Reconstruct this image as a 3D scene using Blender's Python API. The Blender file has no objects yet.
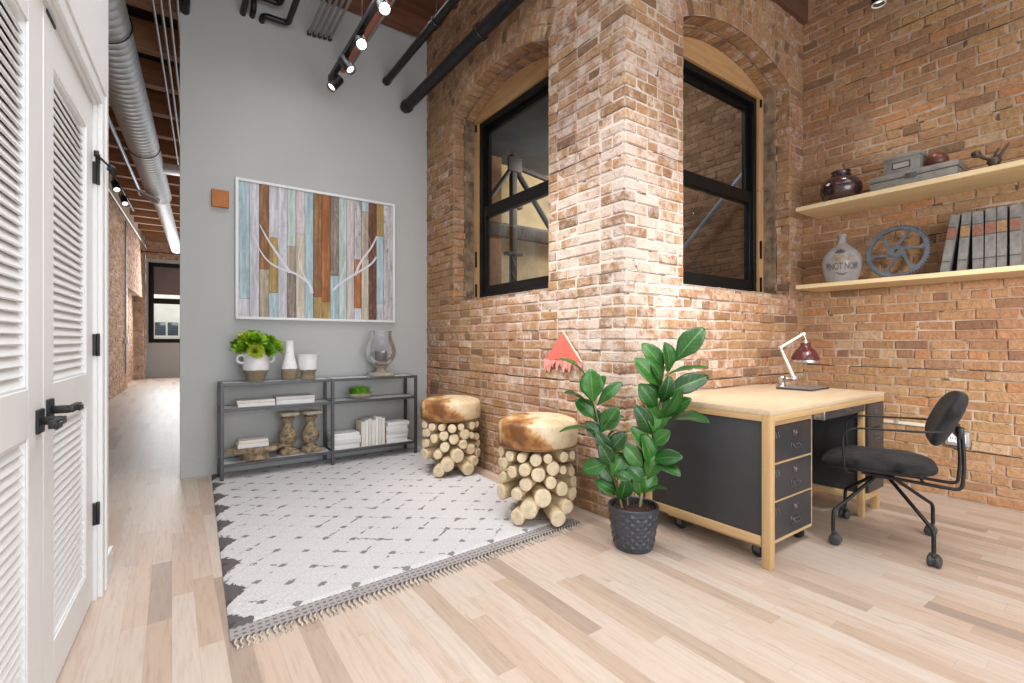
import bpy, bmesh, math, random
from mathutils import Vector, Matrix, Euler, noise
random.seed(7)
PI = math.pi
sc = bpy.context.scene
C = sc.collection
R = random.uniform
ZV = Vector((0, 0, 1))

# ---------------------------------------------------------------- objects
def link(o, parent=None):
    C.objects.link(o)
    if parent is not None:
        o.parent = parent
    return o

def tag(o, label=None, cat=None, group=None, kind=None):
    if label: o['label'] = label
    if cat: o['category'] = cat
    if group: o['group'] = group
    if kind: o['kind'] = kind
    return o

def thing(name, label, cat, loc=(0, 0, 0), rz=0.0, group=None):
    o = bpy.data.objects.new(name, None)
    o.empty_display_size = .05
    link(o)
    o.location = loc
    o.rotation_euler = (0, 0, rz)
    return tag(o, label, cat, group)

def obj(name, bm, m, parent=None, smooth=True, angle=40):
    me = bpy.data.meshes.new(name)
    bmesh.ops.recalc_face_normals(bm, faces=bm.faces)
    bm.to_mesh(me)
    bm.free()
    for q in (m if isinstance(m, (list, tuple)) else [m]):
        me.materials.append(q)
    if smooth:
        for p in me.polygons:
            p.use_smooth = True
        try:
            me.set_sharp_from_angle(angle=math.radians(angle))
        except Exception:
            pass
    o = bpy.data.objects.new(name, me)
    return link(o, parent)

def struct(name, bm, m, parent=None, smooth=False, rz=0.0):
    o = obj(name, bm, m, parent, smooth)
    o['kind'] = 'structure'
    if rz: o.rotation_euler = (0, 0, rz)
    return o

def dup(root, loc, rz=0.0, label=None, group=None):
    r = root.copy()
    C.objects.link(r)
    r.location = loc
    r.rotation_euler = (0, 0, rz)
    if label: r['label'] = label
    if group: r['group'] = group
    for ch in list(root.children):
        c = ch.copy(); C.objects.link(c); c.parent = r
        for g in list(ch.children):
            d = g.copy(); C.objects.link(d); d.parent = c
    return r

# ---------------------------------------------------------------- shapes
def NB():
    return bmesh.new()

def box(bm, c, s, rot=None, bev=0.0, seg=2, mi=0):
    vs = []
    for x in (-.5, .5):
        for y in (-.5, .5):
            for z in (-.5, .5):
                p = Vector((x * s[0], y * s[1], z * s[2]))
                if rot is not None: p = rot @ p
                vs.append(bm.verts.new(p + Vector(c)))
    fs = []
    for q in ((0, 1, 3, 2), (4, 6, 7, 5), (0, 4, 5, 1), (2, 3, 7, 6), (0, 2, 6, 4), (1, 5, 7, 3)):
        f = bm.faces.new([vs[i] for i in q]); f.material_index = mi; fs.append(f)
    if bev > 0:
        es = list({e for f in fs for e in f.edges})
        r = bmesh.ops.bevel(bm, geom=es, offset=bev, segments=seg, profile=.5, affect='EDGES')
        for f in r['faces']: f.material_index = mi
    return vs

def bx(bm, x0, x1, y0, y1, z0, z1, bev=0.0, seg=2, mi=0):
    return box(bm, ((x0 + x1) / 2, (y0 + y1) / 2, (z0 + z1) / 2), (x1 - x0, y1 - y0, z1 - z0), None, bev, seg, mi)

def quad(bm, a, b, c, d, mi=0):
    f = bm.faces.new([bm.verts.new(Vector(p)) for p in (a, b, c, d)])
    f.material_index = mi
    return f

def lathe(bm, prof, n=32, c=(0, 0, 0), mi=0, M=None, mif=None):
    rings = []
    for (r, z) in prof:
        if r < 1e-5:
            p = Vector((0, 0, z))
            if M is not None: p = M @ p
            rings.append([bm.verts.new(p + Vector(c))])
        else:
            ring = []
            for i in range(n):
                a = 2 * PI * i / n
                p = Vector((r * math.cos(a), r * math.sin(a), z))
                if M is not None: p = M @ p
                ring.append(bm.verts.new(p + Vector(c)))
            rings.append(ring)
    for k in range(len(rings) - 1):
        a, b = rings[k], rings[k + 1]
        for i in range(n):
            j = (i + 1) % n
            if len(a) == 1 and len(b) == 1: continue
            if len(a) == 1: f = bm.faces.new((a[0], b[j], b[i]))
            elif len(b) == 1: f = bm.faces.new((a[i], a[j], b[0]))
            else: f = bm.faces.new((a[i], a[j], b[j], b[i]))
            f.material_index = mif(k) if mif else mi
    return rings

def tube(bm, pts, r, n=10, mi=0, cap=True, close=False):
    pts = [Vector(p) for p in pts]
    rr = r if isinstance(r, (list, tuple)) else [r] * len(pts)
    rings = []
    prev = None
    m = len(pts)
    for i, p in enumerate(pts):
        a = pts[i - 1] if i > 0 else (pts[-1] if close else None)
        b = pts[i + 1] if i < m - 1 else (pts[0] if close else None)
        t = Vector((0, 0, 0))
        if a is not None: t += (p - a).normalized()
        if b is not None: t += (b - p).normalized()
        if t.length < 1e-6: t = (b - p) if b is not None else ZV.copy()
        t.normalize()
        if prev is None:
            up = ZV if abs(t.z) < .9 else Vector((1, 0, 0))
            x = t.cross(up).normalized()
        else:
            x = (prev - t * prev.dot(t)).normalized()
        prev = x
        y = t.cross(x)
        rings.append([bm.verts.new(p + (x * math.cos(2 * PI * k / n) + y * math.sin(2 * PI * k / n)) * rr[i]) for k in range(n)])
    cnt = m if close else m - 1
    for i in range(cnt):
        A, B = rings[i], rings[(i + 1) % m]
        for k in range(n):
            f = bm.faces.new((A[k], A[(k + 1) % n], B[(k + 1) % n], B[k])); f.material_index = mi
    if cap and not close:
        for g in (rings[0], rings[-1]):
            try:
                f = bm.faces.new(g); f.material_index = mi
            except ValueError: pass
    return rings

def rounded(pts, rad, n=5):
    pts = [Vector(p) for p in pts]
    out = [pts[0]]
    for i in range(1, len(pts) - 1):
        p = pts[i]
        a = (pts[i - 1] - p); b = (pts[i + 1] - p)
        d = min(rad, a.length * .45, b.length * .45)
        s = p + a.normalized() * d; e = p + b.normalized() * d
        for k in range(n + 1):
            t = k / n
            out.append(s * (1 - t) ** 2 + p * 2 * t * (1 - t) + e * t * t)
    out.append(pts[-1])
    return out

def cyl(bm, a, b, r, n=20, mi=0, bev=0.0):
    a = Vector(a); b = Vector(b)
    if bev:
        d = (b - a).normalized() * bev
        return tube(bm, [a, a + d * .4, a + d, b - d, b - d * .4, b], [r - bev, r - bev * .25, r, r, r - bev * .25, r - bev], n, mi)
    return tube(bm, [a, b], r, n, mi)

def prism(bm, poly, N, th, mi=0):
    """poly: list of 3D points (planar); extruded by th along N"""
    N = Vector(N) * th
    a = [bm.verts.new(Vector(p)) for p in poly]
    b = [bm.verts.new(Vector(p) + N) for p in poly]
    f = bm.faces.new(a); f.material_index = mi
    f = bm.faces.new(list(reversed(b))); f.material_index = mi
    for i in range(len(a)):
        j = (i + 1) % len(a)
        f = bm.faces.new((a[j], a[i], b[i], b[j])); f.material_index = mi

def text_mesh(s, size, font_scale_x=1.0):
    """letters as a list of polygons in 2D (x right, y up), centred"""
    cu = bpy.data.curves.new('lettering', 'FONT')
    cu.body = s; cu.size = size; cu.align_x = 'CENTER'; cu.align_y = 'CENTER'
    cu.resolution_u = 3
    cu.offset = size * .006
    o = bpy.data.objects.new('lettering', cu)
    C.objects.link(o)
    dg = bpy.context.evaluated_depsgraph_get()
    me = bpy.data.meshes.new_from_object(o.evaluated_get(dg))
    tb = bmesh.new(); tb.from_mesh(me)
    bmesh.ops.triangulate(tb, faces=tb.faces)
    for _ in range(2):
        bmesh.ops.subdivide_edges(tb, edges=[e for e in tb.edges if e.calc_length() > size * .10], cuts=2)
        bmesh.ops.triangulate(tb, faces=tb.faces)
    tb.to_mesh(me); tb.free()
    vs = [(v.co.x * font_scale_x, v.co.y) for v in me.vertices]
    fs = [list(p.vertices) for p in me.polygons]
    bpy.data.objects.remove(o); bpy.data.curves.remove(cu); bpy.data.meshes.remove(me)
    return vs, fs

# ---------------------------------------------------------------- materials
def new_mat(name):
    m = bpy.data.materials.new(name)
    m.use_nodes = True
    nt = m.node_tree
    return m, nt, nt.nodes['Principled BSDF']

def N(nt, t, **kw):
    n = nt.nodes.new(t)
    for k, v in kw.items(): setattr(n, k, v)
    return n

def L(nt, a, b): nt.links.new(a, b)

def ramp(nt, stops, interp='LINEAR'):
    n = N(nt, 'ShaderNodeValToRGB')
    cr = n.color_ramp
    cr.interpolation = interp
    while len(cr.elements) < len(stops): cr.elements.new(.5)
    for e, (p, c) in zip(cr.elements, stops):
        e.position = p
        e.color = (c[0], c[1], c[2], 1) if not isinstance(c, (int, float)) else (c, c, c, 1)
    return n

def mixc(nt, fac, a, b, mode='MIX'):
    n = N(nt, 'ShaderNodeMix', data_type='RGBA', blend_type=mode)
    for sock, v in ((n.inputs[0], fac), (n.inputs[6], a), (n.inputs[7], b)):
        if hasattr(v, 'is_output'): L(nt, v, sock)
        elif isinstance(v, (int, float)): sock.default_value = v
        else: sock.default_value = (v[0], v[1], v[2], 1)
    return n.outputs[2]

def mth(nt, op, a, b=0.0, c=0.0, clamp=False):
    n = N(nt, 'ShaderNodeMath', operation=op, use_clamp=clamp)
    for i, v in enumerate((a, b, c)):
        if hasattr(v, 'is_output'): L(nt, v, n.inputs[i])
        else: n.inputs[i].default_value = v
    return n.outputs[0]

def coords(nt, kind='Object', scale=(1, 1, 1), rot=(0, 0, 0)):
    t = N(nt, 'ShaderNodeTexCoord'); mp = N(nt, 'ShaderNodeMapping')
    mp.inputs['Scale'].default_value = scale
    mp.inputs['Rotation'].default_value = rot
    L(nt, t.outputs[kind], mp.inputs[0])
    return mp.outputs[0]

def nz(nt, vec, scale, detail=3, rough=.55):
    n = N(nt, 'ShaderNodeTexNoise')
    n.inputs['Scale'].default_value = scale
    n.inputs['Detail'].default_value = detail
    n.inputs['Roughness'].default_value = rough
    if vec is not None: L(nt, vec, n.inputs['Vector'])
    return n.outputs['Fac']

def bump(nt, b, h, strength=.3, dist=.01):
    n = N(nt, 'ShaderNodeBump')
    n.inputs['Strength'].default_value = strength
    n.inputs['Distance'].default_value = dist
    L(nt, h, n.inputs['Height'])
    L(nt, n.outputs[0], b.inputs['Normal'])

def mat(name, col, rough=.5, metal=0.0, var=.12, scale=20, bmp=0.0, spec=None, coat=0.0, bscale=None, sheen=0.0):
    m, nt, b = new_mat(name)
    v = coords(nt)
    f = nz(nt, v, scale, 4)
    lo = [max(0, c * (1 - var)) for c in col]; hi = [min(1, c * (1 + var)) for c in col]
    rp = ramp(nt, [(.3, lo), (.7, hi)])
    L(nt, f, rp.inputs[0])
    L(nt, rp.outputs[0], b.inputs['Base Color'])
    b.inputs['Roughness'].default_value = rough
    b.inputs['Metallic'].default_value = metal
    if spec is not None: b.inputs['Specular IOR Level'].default_value = spec
    if coat: b.inputs['Coat Weight'].default_value = coat
    if sheen: b.inputs['Sheen Weight'].default_value = sheen
    if bmp:
        bump(nt, b, nz(nt, v, bscale or scale * 3, 4), bmp, .004)
    return m

def wood(name, c1, c2, axis=(1, 12, 12), scale=2.2, rough=.5, bmp=.08, knots=None):
    m, nt, b = new_mat(name)
    v = coords(nt, 'Object', axis)
    f = nz(nt, v, scale, 6, .6)
    rp = ramp(nt, [(.3, c1), (.7, c2)])
    L(nt, f, rp.inputs[0])
    col = rp.outputs[0]
    if knots:
        kf = nz(nt, coords(nt), knots[0], 2)
        kr = ramp(nt, [(knots[1], 0), (knots[1] + .08, 1)])
        L(nt, kf, kr.inputs[0])
        col = mixc(nt, kr.outputs[0], col, knots[2])
    L(nt, col, b.inputs['Base Color'])
    b.inputs['Roughness'].default_value = rough
    if bmp: bump(nt, b, f, bmp, .003)
    return m

def emis(name, col, strength):
    m, nt, b = new_mat(name)
    b.inputs['Base Color'].default_value = (*col, 1)
    b.inputs['Emission Color'].default_value = (*col, 1)
    b.inputs['Emission Strength'].default_value = strength
    return m

def thin_glass(name, tint=(1, 1, 1), refl=.9, rough=0.0, milky=0.0):
    m, nt, b = new_mat(name)
    nt.nodes.remove(b)
    out = nt.nodes['Material Output']
    tr = N(nt, 'ShaderNodeBsdfTransparent'); tr.inputs[0].default_value = (*tint, 1)
    gl = N(nt, 'ShaderNodeBsdfGlossy'); gl.inputs['Roughness'].default_value = rough
    fr = N(nt, 'ShaderNodeFresnel'); fr.inputs[0].default_value = 1.45
    mx = N(nt, 'ShaderNodeMixShader')
    L(nt, mth(nt, 'MULTIPLY', fr.outputs[0], refl), mx.inputs[0])
    L(nt, tr.outputs[0], mx.inputs[1]); L(nt, gl.outputs[0], mx.inputs[2])
    res = mx.outputs[0]
    if milky:
        df = N(nt, 'ShaderNodeBsdfDiffuse'); df.inputs[0].default_value = (.9, .9, .92, 1)
        m2 = N(nt, 'ShaderNodeMixShader'); m2.inputs[0].default_value = milky
        L(nt, res, m2.inputs[1]); L(nt, df.outputs[0], m2.inputs[2]); res = m2.outputs[0]
    L(nt, res, out.inputs[0])
    return m

def brick_mat(name, stops, white=0.0, corner=None, rough=.9):
    m, nt, b = new_mat(name)
    g = N(nt, 'ShaderNodeNewGeometry')
    v = coords(nt)
    rp = ramp(nt, stops)
    L(nt, g.outputs['Random Per Island'], rp.inputs[0])
    col = rp.outputs[0]
    f1 = nz(nt, v, 28, 5, .65)
    r1 = ramp(nt, [(.28, (.52, .49, .46)), (.5, (.95, .94, .93)), (.72, (1.22, 1.2, 1.18))])
    L(nt, f1, r1.inputs[0])
    col = mixc(nt, 1.0, col, r1.outputs[0], 'MULTIPLY')
    fl = nz(nt, v, 1.1, 3, .6)
    rl = ramp(nt, [(.38, 0), (.62, 1)]); L(nt, fl, rl.inputs[0])
    col = mixc(nt, .26, col, mixc(nt, rl.outputs[0], (.47, .31, .145), (.45, .25, .16)))
    # dark soot specks
    f2 = nz(nt, v, 75, 3, .6)
    r2 = ramp(nt, [(.66, 0), (.76, 1)]); L(nt, f2, r2.inputs[0])
    col = mixc(nt, mth(nt, 'MULTIPLY', r2.outputs[0], .55), col, (.1, .06, .045))
    # lime bloom / smeared mortar left from old paint
    f3 = nz(nt, v, 11, 8, .78)
    if corner:
        sp = N(nt, 'ShaderNodeSeparateXYZ'); L(nt, v, sp.inputs[0])
        dx = mth(nt, 'ABSOLUTE', mth(nt, 'SUBTRACT', sp.outputs[0], corner[0]))
        dy = mth(nt, 'ABSOLUTE', mth(nt, 'SUBTRACT', sp.outputs[1], corner[1]))
        d = mth(nt, 'ADD', dx, dy)
        near = mth(nt, 'SUBTRACT', 1.0, mth(nt, 'DIVIDE', d, corner[2]), clamp=True)
        zc = mth(nt, 'SUBTRACT', 1.0, mth(nt, 'DIVIDE', mth(nt, 'ABSOLUTE', mth(nt, 'SUBTRACT', sp.outputs[2], corner[3])), corner[4]), clamp=True)
        amt = mth(nt, 'MULTIPLY', near, zc)
        th = mth(nt, 'ADD', f3, mth(nt, 'MULTIPLY', amt, corner[5]))
        isl = mth(nt, 'MULTIPLY', mth(nt, 'SUBTRACT', g.outputs['Random Per Island'], .5), .16)
        th = mth(nt, 'ADD', th, isl)
    else:
        th = f3
    r3 = ramp(nt, [(.60 - white, 0), (.78 - white, 1)]); L(nt, th, r3.inputs[0])
    col = mixc(nt, mth(nt, 'MULTIPLY', r3.outputs[0], .72), col, (.70, .61, .56))
    L(nt, col, b.inputs['Base Color'])
    b.inputs['Roughness'].default_value = rough
    b.inputs['Specular IOR Level'].default_value = .2
    hh = mth(nt, 'ADD', mth(nt, 'MULTIPLY', f1, .7), mth(nt, 'MULTIPLY', f2, .5))
    bump(nt, b, hh, .9, .016)
    return m

BR = [(0, (0.116, 0.068, 0.045)), (0.04, (0.205, 0.111, 0.07)), (0.13, (0.32, 0.171, 0.091)), (0.3, (0.418, 0.244, 0.126)), (0.45, (0.383, 0.222, 0.117)), (0.6, (0.338, 0.167, 0.087)), (0.75, (0.445, 0.278, 0.161)), (0.88, (0.418, 0.184, 0.083)), (0.95, (0.267, 0.145, 0.087)), (1, (0.498, 0.351, 0.235))]
BRU = BR
M = {}
M['brick'] = brick_mat('old_brick', BR, .055, (2.30, 2.03, 1.75, 1.75, 2.1, .23))
M['brick_r'] = brick_mat('old_brick_right', BR, .0)
M['brick_hall'] = brick_mat('hall_brick', [(0, (.25, .12, .08)), (.5, (.42, .22, .14)), (1, (.55, .34, .24))], .1)
M['brick_out'] = brick_mat('courtyard_brick', [(0, (.12, .07, .05)), (.5, (.22, .12, .08)), (1, (.32, .2, .14))], 0)
def mortar_mat():
    m, nt, b = new_mat('mortar')
    v = coords(nt)
    a = ramp(nt, [(.3, (.30, .20, .135)), (.65, (.50, .40, .32))]); L(nt, nz(nt, v, 5, 4, .6), a.inputs[0])
    d = ramp(nt, [(.60, 0), (.66, 1)]); L(nt, nz(nt, v, 9, 4, .65), d.inputs[0])
    # lime-rich pointing left round the outer corner
    sp = N(nt, 'ShaderNodeSeparateXYZ'); L(nt, v, sp.inputs[0])
    dd = mth(nt, 'ADD', mth(nt, 'ABSOLUTE', mth(nt, 'SUBTRACT', sp.outputs[0], 2.30)), mth(nt, 'ABSOLUTE', mth(nt, 'SUBTRACT', sp.outputs[1], 2.03)))
    near = mth(nt, 'SUBTRACT', 1.0, mth(nt, 'DIVIDE', dd, 1.7), clamp=True)
    zc = mth(nt, 'SUBTRACT', 1.0, mth(nt, 'DIVIDE', mth(nt, 'ABSOLUTE', mth(nt, 'SUBTRACT', sp.outputs[2], 1.75)), 2.1), clamp=True)
    amt = mth(nt, 'MULTIPLY', mth(nt, 'MULTIPLY', near, zc), 1.7, clamp=True)
    base = mixc(nt, mth(nt, 'MULTIPLY', amt, .9), a.outputs[0], (.72, .645, .59))
    L(nt, mixc(nt, mth(nt, 'MULTIPLY', d.outputs[0], .85), base, (.05, .032, .024)), b.inputs['Base Color'])
    b.inputs['Roughness'].default_value = .95
    bump(nt, b, nz(nt, v, 60, 4, .7), .8, .01)
    return m
M['mortar'] = mortar_mat()
M['crack'] = mat('open_joint', (.028, .018, .013), .95, 0, .3, 30)
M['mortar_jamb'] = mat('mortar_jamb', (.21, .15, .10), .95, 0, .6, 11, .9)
M['grey'] = mat('grey_paint', (.445, .455, .45), .75, 0, .015, 3)
M['white'] = mat('white_paint', (.76, .775, .785), .42, 0, .012, 4)
M['white_wall'] = mat('white_wall_paint', (.73, .745, .755), .6, 0, .012, 4)
M['black'] = mat('black_metal', (.016, .016, .017), .42, .3, .2, 12, .05)
M['black_win'] = mat('black_window_frame', (.006, .006, .0065), .45, 0, .2, 10, spec=.3)
M['black_pipe'] = mat('black_pipe', (.02, .02, .022), .38, .5, .3, 14, .1)
M['galv'] = mat('galvanised_steel', (.42, .425, .43), .55, .45, .12, 9, .05)
M['conduit'] = mat('conduit', (.30, .30, .30), .42, .6, .1, 9)
M['copper'] = mat('copper_pipe', (.36, .13, .075), .5, .2, .2, 10)
M['pine'] = wood('window_wood', (.42, .235, .10), (.55, .33, .15), (12, 12, 1), 2.2, .6, .1, (9, .68, (.25, .12, .05)))
M['pine_x'] = wood('lintel_wood', (.42, .235, .10), (.56, .34, .16), (1.2, 1.2, 14), 2.2, .6, .1, (9, .68, (.25, .12, .05)))
M['ceil'] = wood('ceiling_timber', (.10, .036, .022), (.25, .105, .055), (1, 10, 10), 2, .7, .2)
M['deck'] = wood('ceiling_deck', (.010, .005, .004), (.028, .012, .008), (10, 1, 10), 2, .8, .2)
M['beam'] = wood('dark_beam', (.09, .04, .028), (.16, .075, .05), (1, 10, 10), 2, .8, .2)

def floor_mat():
    m, nt, b = new_mat('maple_floor')
    t = N(nt, 'ShaderNodeTexCoord')
    sp = N(nt, 'ShaderNodeSeparateXYZ'); L(nt, t.outputs['Object'], sp.inputs[0])
    w = .0830
    xr = mth(nt, 'DIVIDE', sp.outputs[0], w)
    row = mth(nt, 'FLOOR', xr)
    fx = mth(nt, 'SUBTRACT', xr, row)
    wn = N(nt, 'ShaderNodeTexWhiteNoise', noise_dimensions='1D'); L(nt, row, wn.inputs['W'])
    ln = mth(nt, 'ADD', .55, mth(nt, 'MULTIPLY', wn.outputs['Value'], .55))
    yr = mth(nt, 'ADD', mth(nt, 'DIVIDE', sp.outputs[1], ln), mth(nt, 'MULTIPLY', wn.outputs['Value'], 37.7))
    py = mth(nt, 'FLOOR', yr)
    fy = mth(nt, 'SUBTRACT', yr, py)
    cb = N(nt, 'ShaderNodeCombineXYZ'); L(nt, row, cb.inputs[0]); L(nt, py, cb.inputs[1])
    w2 = N(nt, 'ShaderNodeTexWhiteNoise', noise_dimensions='2D'); L(nt, cb.outputs[0], w2.inputs['Vector'])
    pid = w2.outputs['Value']
    rp = ramp(nt, [(0, (0.441, 0.349, 0.276)), (0.06, (0.486, 0.364, 0.28)), (0.2, (0.54, 0.422, 0.34)), (0.45, (0.562, 0.465, 0.388)), (0.7, (0.57, 0.48, 0.412)), (0.85, (0.54, 0.411, 0.328)), (0.93, (0.479, 0.364, 0.292)), (0.975, (0.342, 0.267, 0.216)), (1, (0.502, 0.38, 0.3))])
    L(nt, pid, rp.inputs[0])
    # grain, shifted per plank
    off = mth(nt, 'MULTIPLY', pid, 91.0)
    cg = N(nt, 'ShaderNodeCombineXYZ')
    L(nt, mth(nt, 'MULTIPLY', sp.outputs[0], 20.0), cg.inputs[0])
    L(nt, mth(nt, 'ADD', mth(nt, 'MULTIPLY', sp.outputs[1], 1.6), off), cg.inputs[1])
    L(nt, off, cg.inputs[2])
    gr = nz(nt, cg.outputs[0], 3.2, 6, .62)
    g2 = ramp(nt, [(.28, (.84, .80, .77)), (.5, (1, 1, 1)), (.75, (1.06, 1.05, 1.04))]); L(nt, gr, g2.inputs[0])
    col = mixc(nt, 1.0, rp.outputs[0], g2.outputs[0], 'MULTIPLY')
    cg2 = N(nt, 'ShaderNodeCombineXYZ')
    L(nt, mth(nt, 'MULTIPLY', sp.outputs[0], 9.0), cg2.inputs[0])
    L(nt, mth(nt, 'ADD', mth(nt, 'MULTIPLY', sp.outputs[1], 1.3), off), cg2.inputs[1])
    L(nt, off, cg2.inputs[2])
    st = nz(nt, cg2.outputs[0], 1.7, 4, .6)
    sr = ramp(nt, [(.66, 0), (.73, 1)]); L(nt, st, sr.inputs[0])
    col = mixc(nt, mth(nt, 'MULTIPLY', sr.outputs[0], .55), col, (.33, .215, .14))
    # joints
    ex = mth(nt, 'LESS_THAN', mth(nt, 'MINIMUM', fx, mth(nt, 'SUBTRACT', 1.0, fx)), .010)
    ey = mth(nt, 'LESS_THAN', mth(nt, 'MINIMUM', fy, mth(nt, 'SUBTRACT', 1.0, fy)), .0013)
    e = mth(nt, 'MAXIMUM', ex, ey)
    col = mixc(nt, mth(nt, 'MULTIPLY', e, .35), col, (.3, .2, .14))
    L(nt, col, b.inputs['Base Color'])
    b.inputs['Roughness'].default_value = .42
    b.inputs['Specular IOR Level'].default_value = .4
    hb = mth(nt, 'SUBTRACT', mth(nt, 'MULTIPLY', gr, .25), e)
    bump(nt, b, hb, .12, .002)
    return m
M['floor'] = floor_mat()
M['glass'] = thin_glass('window_glass', (.86, .88, .90), .14)

# ---------------------------------------------------------------- brickwork
COURSE = .0725
def brick(bm, P, U, Nn, u0, u1, z0, z1, depth=.07, prot=None, V=ZV):
    if u1 - u0 < .012: return
    if prot is None: prot = R(-.004, .004)
    j = lambda: R(-.0034, .0034)
    ch = min(.007, (u1 - u0) * .2, (z1 - z0) * .2)
    back, mid, fr = [], [], []
    tilt = R(-.003, .003); tz = R(-.0025, .0025)
    for k, (uu, zz) in enumerate(((u0, z0), (u1, z0), (u1, z1), (u0, z1))):
        sx = 1 if k in (0, 3) else -1
        sz = 1 if k in (0, 1) else -1
        a, b_ = uu + j(), zz + j()
        pr = prot + sx * tilt + sz * tz
        back.append(bm.verts.new(P + U * a + V * b_ - Nn * depth))
        mid.append(bm.verts.new(P + U * a + V * b_ + Nn * (pr - ch * .8)))
        fr.append(bm.verts.new(P + U * (a + sx * ch + j() * .5) + V * (b_ + sz * ch + j() * .5) + Nn * pr))
    bm.faces.new(fr)
    for k in range(4):
        l = (k + 1) % 4
        bm.faces.new((mid[k], mid[l], fr[l], fr[k]))
        bm.faces.new((back[k], back[l], mid[l], mid[k]))

def courses(bm, P, U, Nn, z0, z1, iv, seed=0, jt=.0085, lens=(.212, .105), quoin=None, depth=.07):
    """fill rows with bricks; iv(z) -> list of (u0,u1) runs; quoin(row)->dict(start,end) trims"""
    k0 = int(round(z0 / COURSE)); k1 = int(round(z1 / COURSE))
    for k in range(k0, k1):
        za, zb = k * COURSE + jt * .5, (k + 1) * COURSE - jt * .5
        za = max(za, z0 + .003); zb = min(zb, z1 - .003)
        header = (k + seed) % 6 == 4
        ln = lens[1] if header else lens[0]
        for (a, b_) in iv((za + zb) / 2, k):
            sh = (k % 2) * ln * .5 + R(-.02, .02)
            u = a - sh if sh > .03 else a
            first = True
            while u < b_ - .004:
                l_ = ln * R(.94, 1.06)
                s = max(u, a); e = min(u + l_, b_)
                if b_ - (u + l_) < .04: e = b_
                if e - s > .02:
                    brick(bm, P, U, Nn, s + jt * .5 * (0 if first else 1), e - (jt * .5 if e < b_ else 0), za + R(-.0015, .0015), zb + R(-.0015, .0015), depth)
                    first = False
                u = e if e == b_ else u + l_
                if e == b_: break

def arch_geo(a, h):
    Rr = (a * a + h * h) / (2 * h)
    return Rr, math.asin(a / Rr)

def arch_half(z, spring, a, h, thick):
    """half-width excluded at height z for opening + arch rings"""
    if z < spring: return a
    Rr, am = arch_geo(a, h)
    y = z - (spring + h - Rr)
    Ro = Rr + thick
    if y >= Ro: return 0
    return min(math.sqrt(Ro * Ro - y * y), y * math.tan(am))

def arch_rings(bm, P, U, Nn, uc, spring, a, h, nring, rh=.105, depth=.14):
    Rr, am = arch_geo(a, h)
    zc = spring + h - Rr
    for q in range(nring):
        r0 = Rr + q * rh + .003; r1 = Rr + (q + 1) * rh - .006
        n = int(round(2 * am * (r0 + r1) / 2 / .073))
        ph = 0
        for i in range(n):
            t = -am + 2 * am * (i + .5 + ph) / n
            rad = U * math.sin(t) + ZV * math.cos(t)
            tan = U * math.cos(t) - ZV * math.sin(t)
            O = P + U * uc + ZV * zc
            w = 2 * am * (r0 + r1) / 2 / n * .5 - .005
            brick(bm, O, tan, Nn, -w, w, r0 + R(-.003, .003), r1 + R(-.003, .003), depth if q == 0 else .06, None, rad)

def backing(bm, P, U, Nn, u0, u1, z0, z1, op=None, off=.0065, mi=1):
    """mortar face behind the bricks; op=(uc,a,sill,spring,h)"""
    def q(a, b_, c, d, c2=None, d2=None):
        O = P - Nn * off
        quad(bm, O + U * a + ZV * c, O + U * b_ + ZV * (c if c2 is None else c2), O + U * b_ + ZV * d, O + U * a + ZV * d, mi)
    if not op:
        q(u0, u1, z0, z1); return
    uc, a, sill, spring, h = op
    q(u0, uc - a, z0, z1); q(uc + a, u1, z0, z1); q(uc - a, uc + a, z0, sill)
    Rr, am = arch_geo(a, h); zc = spring + h - Rr
    n = 24
    for i in range(n):
        ua = -a + 2 * a * i / n; ub = -a + 2 * a * (i + 1) / n
        q(uc + ua, uc + ub, zc + math.sqrt(Rr * Rr - ua * ua), z1, zc + math.sqrt(Rr * Rr - ub * ub), z1)

# ---------------------------------------------------------------- setting
HR = -math.radians(2.79)     # the hallway runs a little off the axis of the brick room
CE, DK = 4.45, 4.62
bm = NB(); bx(bm, -5, 5.2, -3.5, 24, -.12, 0)
struct('floor', bm, M['floor'])

# ceiling: boards over joists
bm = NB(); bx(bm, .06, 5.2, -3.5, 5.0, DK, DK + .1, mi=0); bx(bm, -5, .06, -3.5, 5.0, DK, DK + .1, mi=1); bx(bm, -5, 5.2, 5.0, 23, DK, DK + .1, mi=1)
y = -3.3
while y < 22:
    if y < 4.9: bx(bm, .06, 5.2, y, y + .085, CE, DK + .02)
    else: bx(bm, -5, 2.3 if y < 7.4 else 5.2, y, y + .13, CE - .13, DK + .02, mi=2)
    y += .62 if y < 4.6 else .88
y = .4
while y < 4.95:
    bx(bm, -5, .055, y, y + .13, CE - .13, DK + .02, mi=2); y += .88
M['hallbeam'] = wood('hall_beam', (.26, .11, .05), (.46, .22, .10), (1, 10, 10), 2, .7, .2)  # orange copy of the ceiling timber, colour brightened so beams look lit
struct('ceiling', bm, [M['ceil'], M['deck'], M['hallbeam']])

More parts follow.
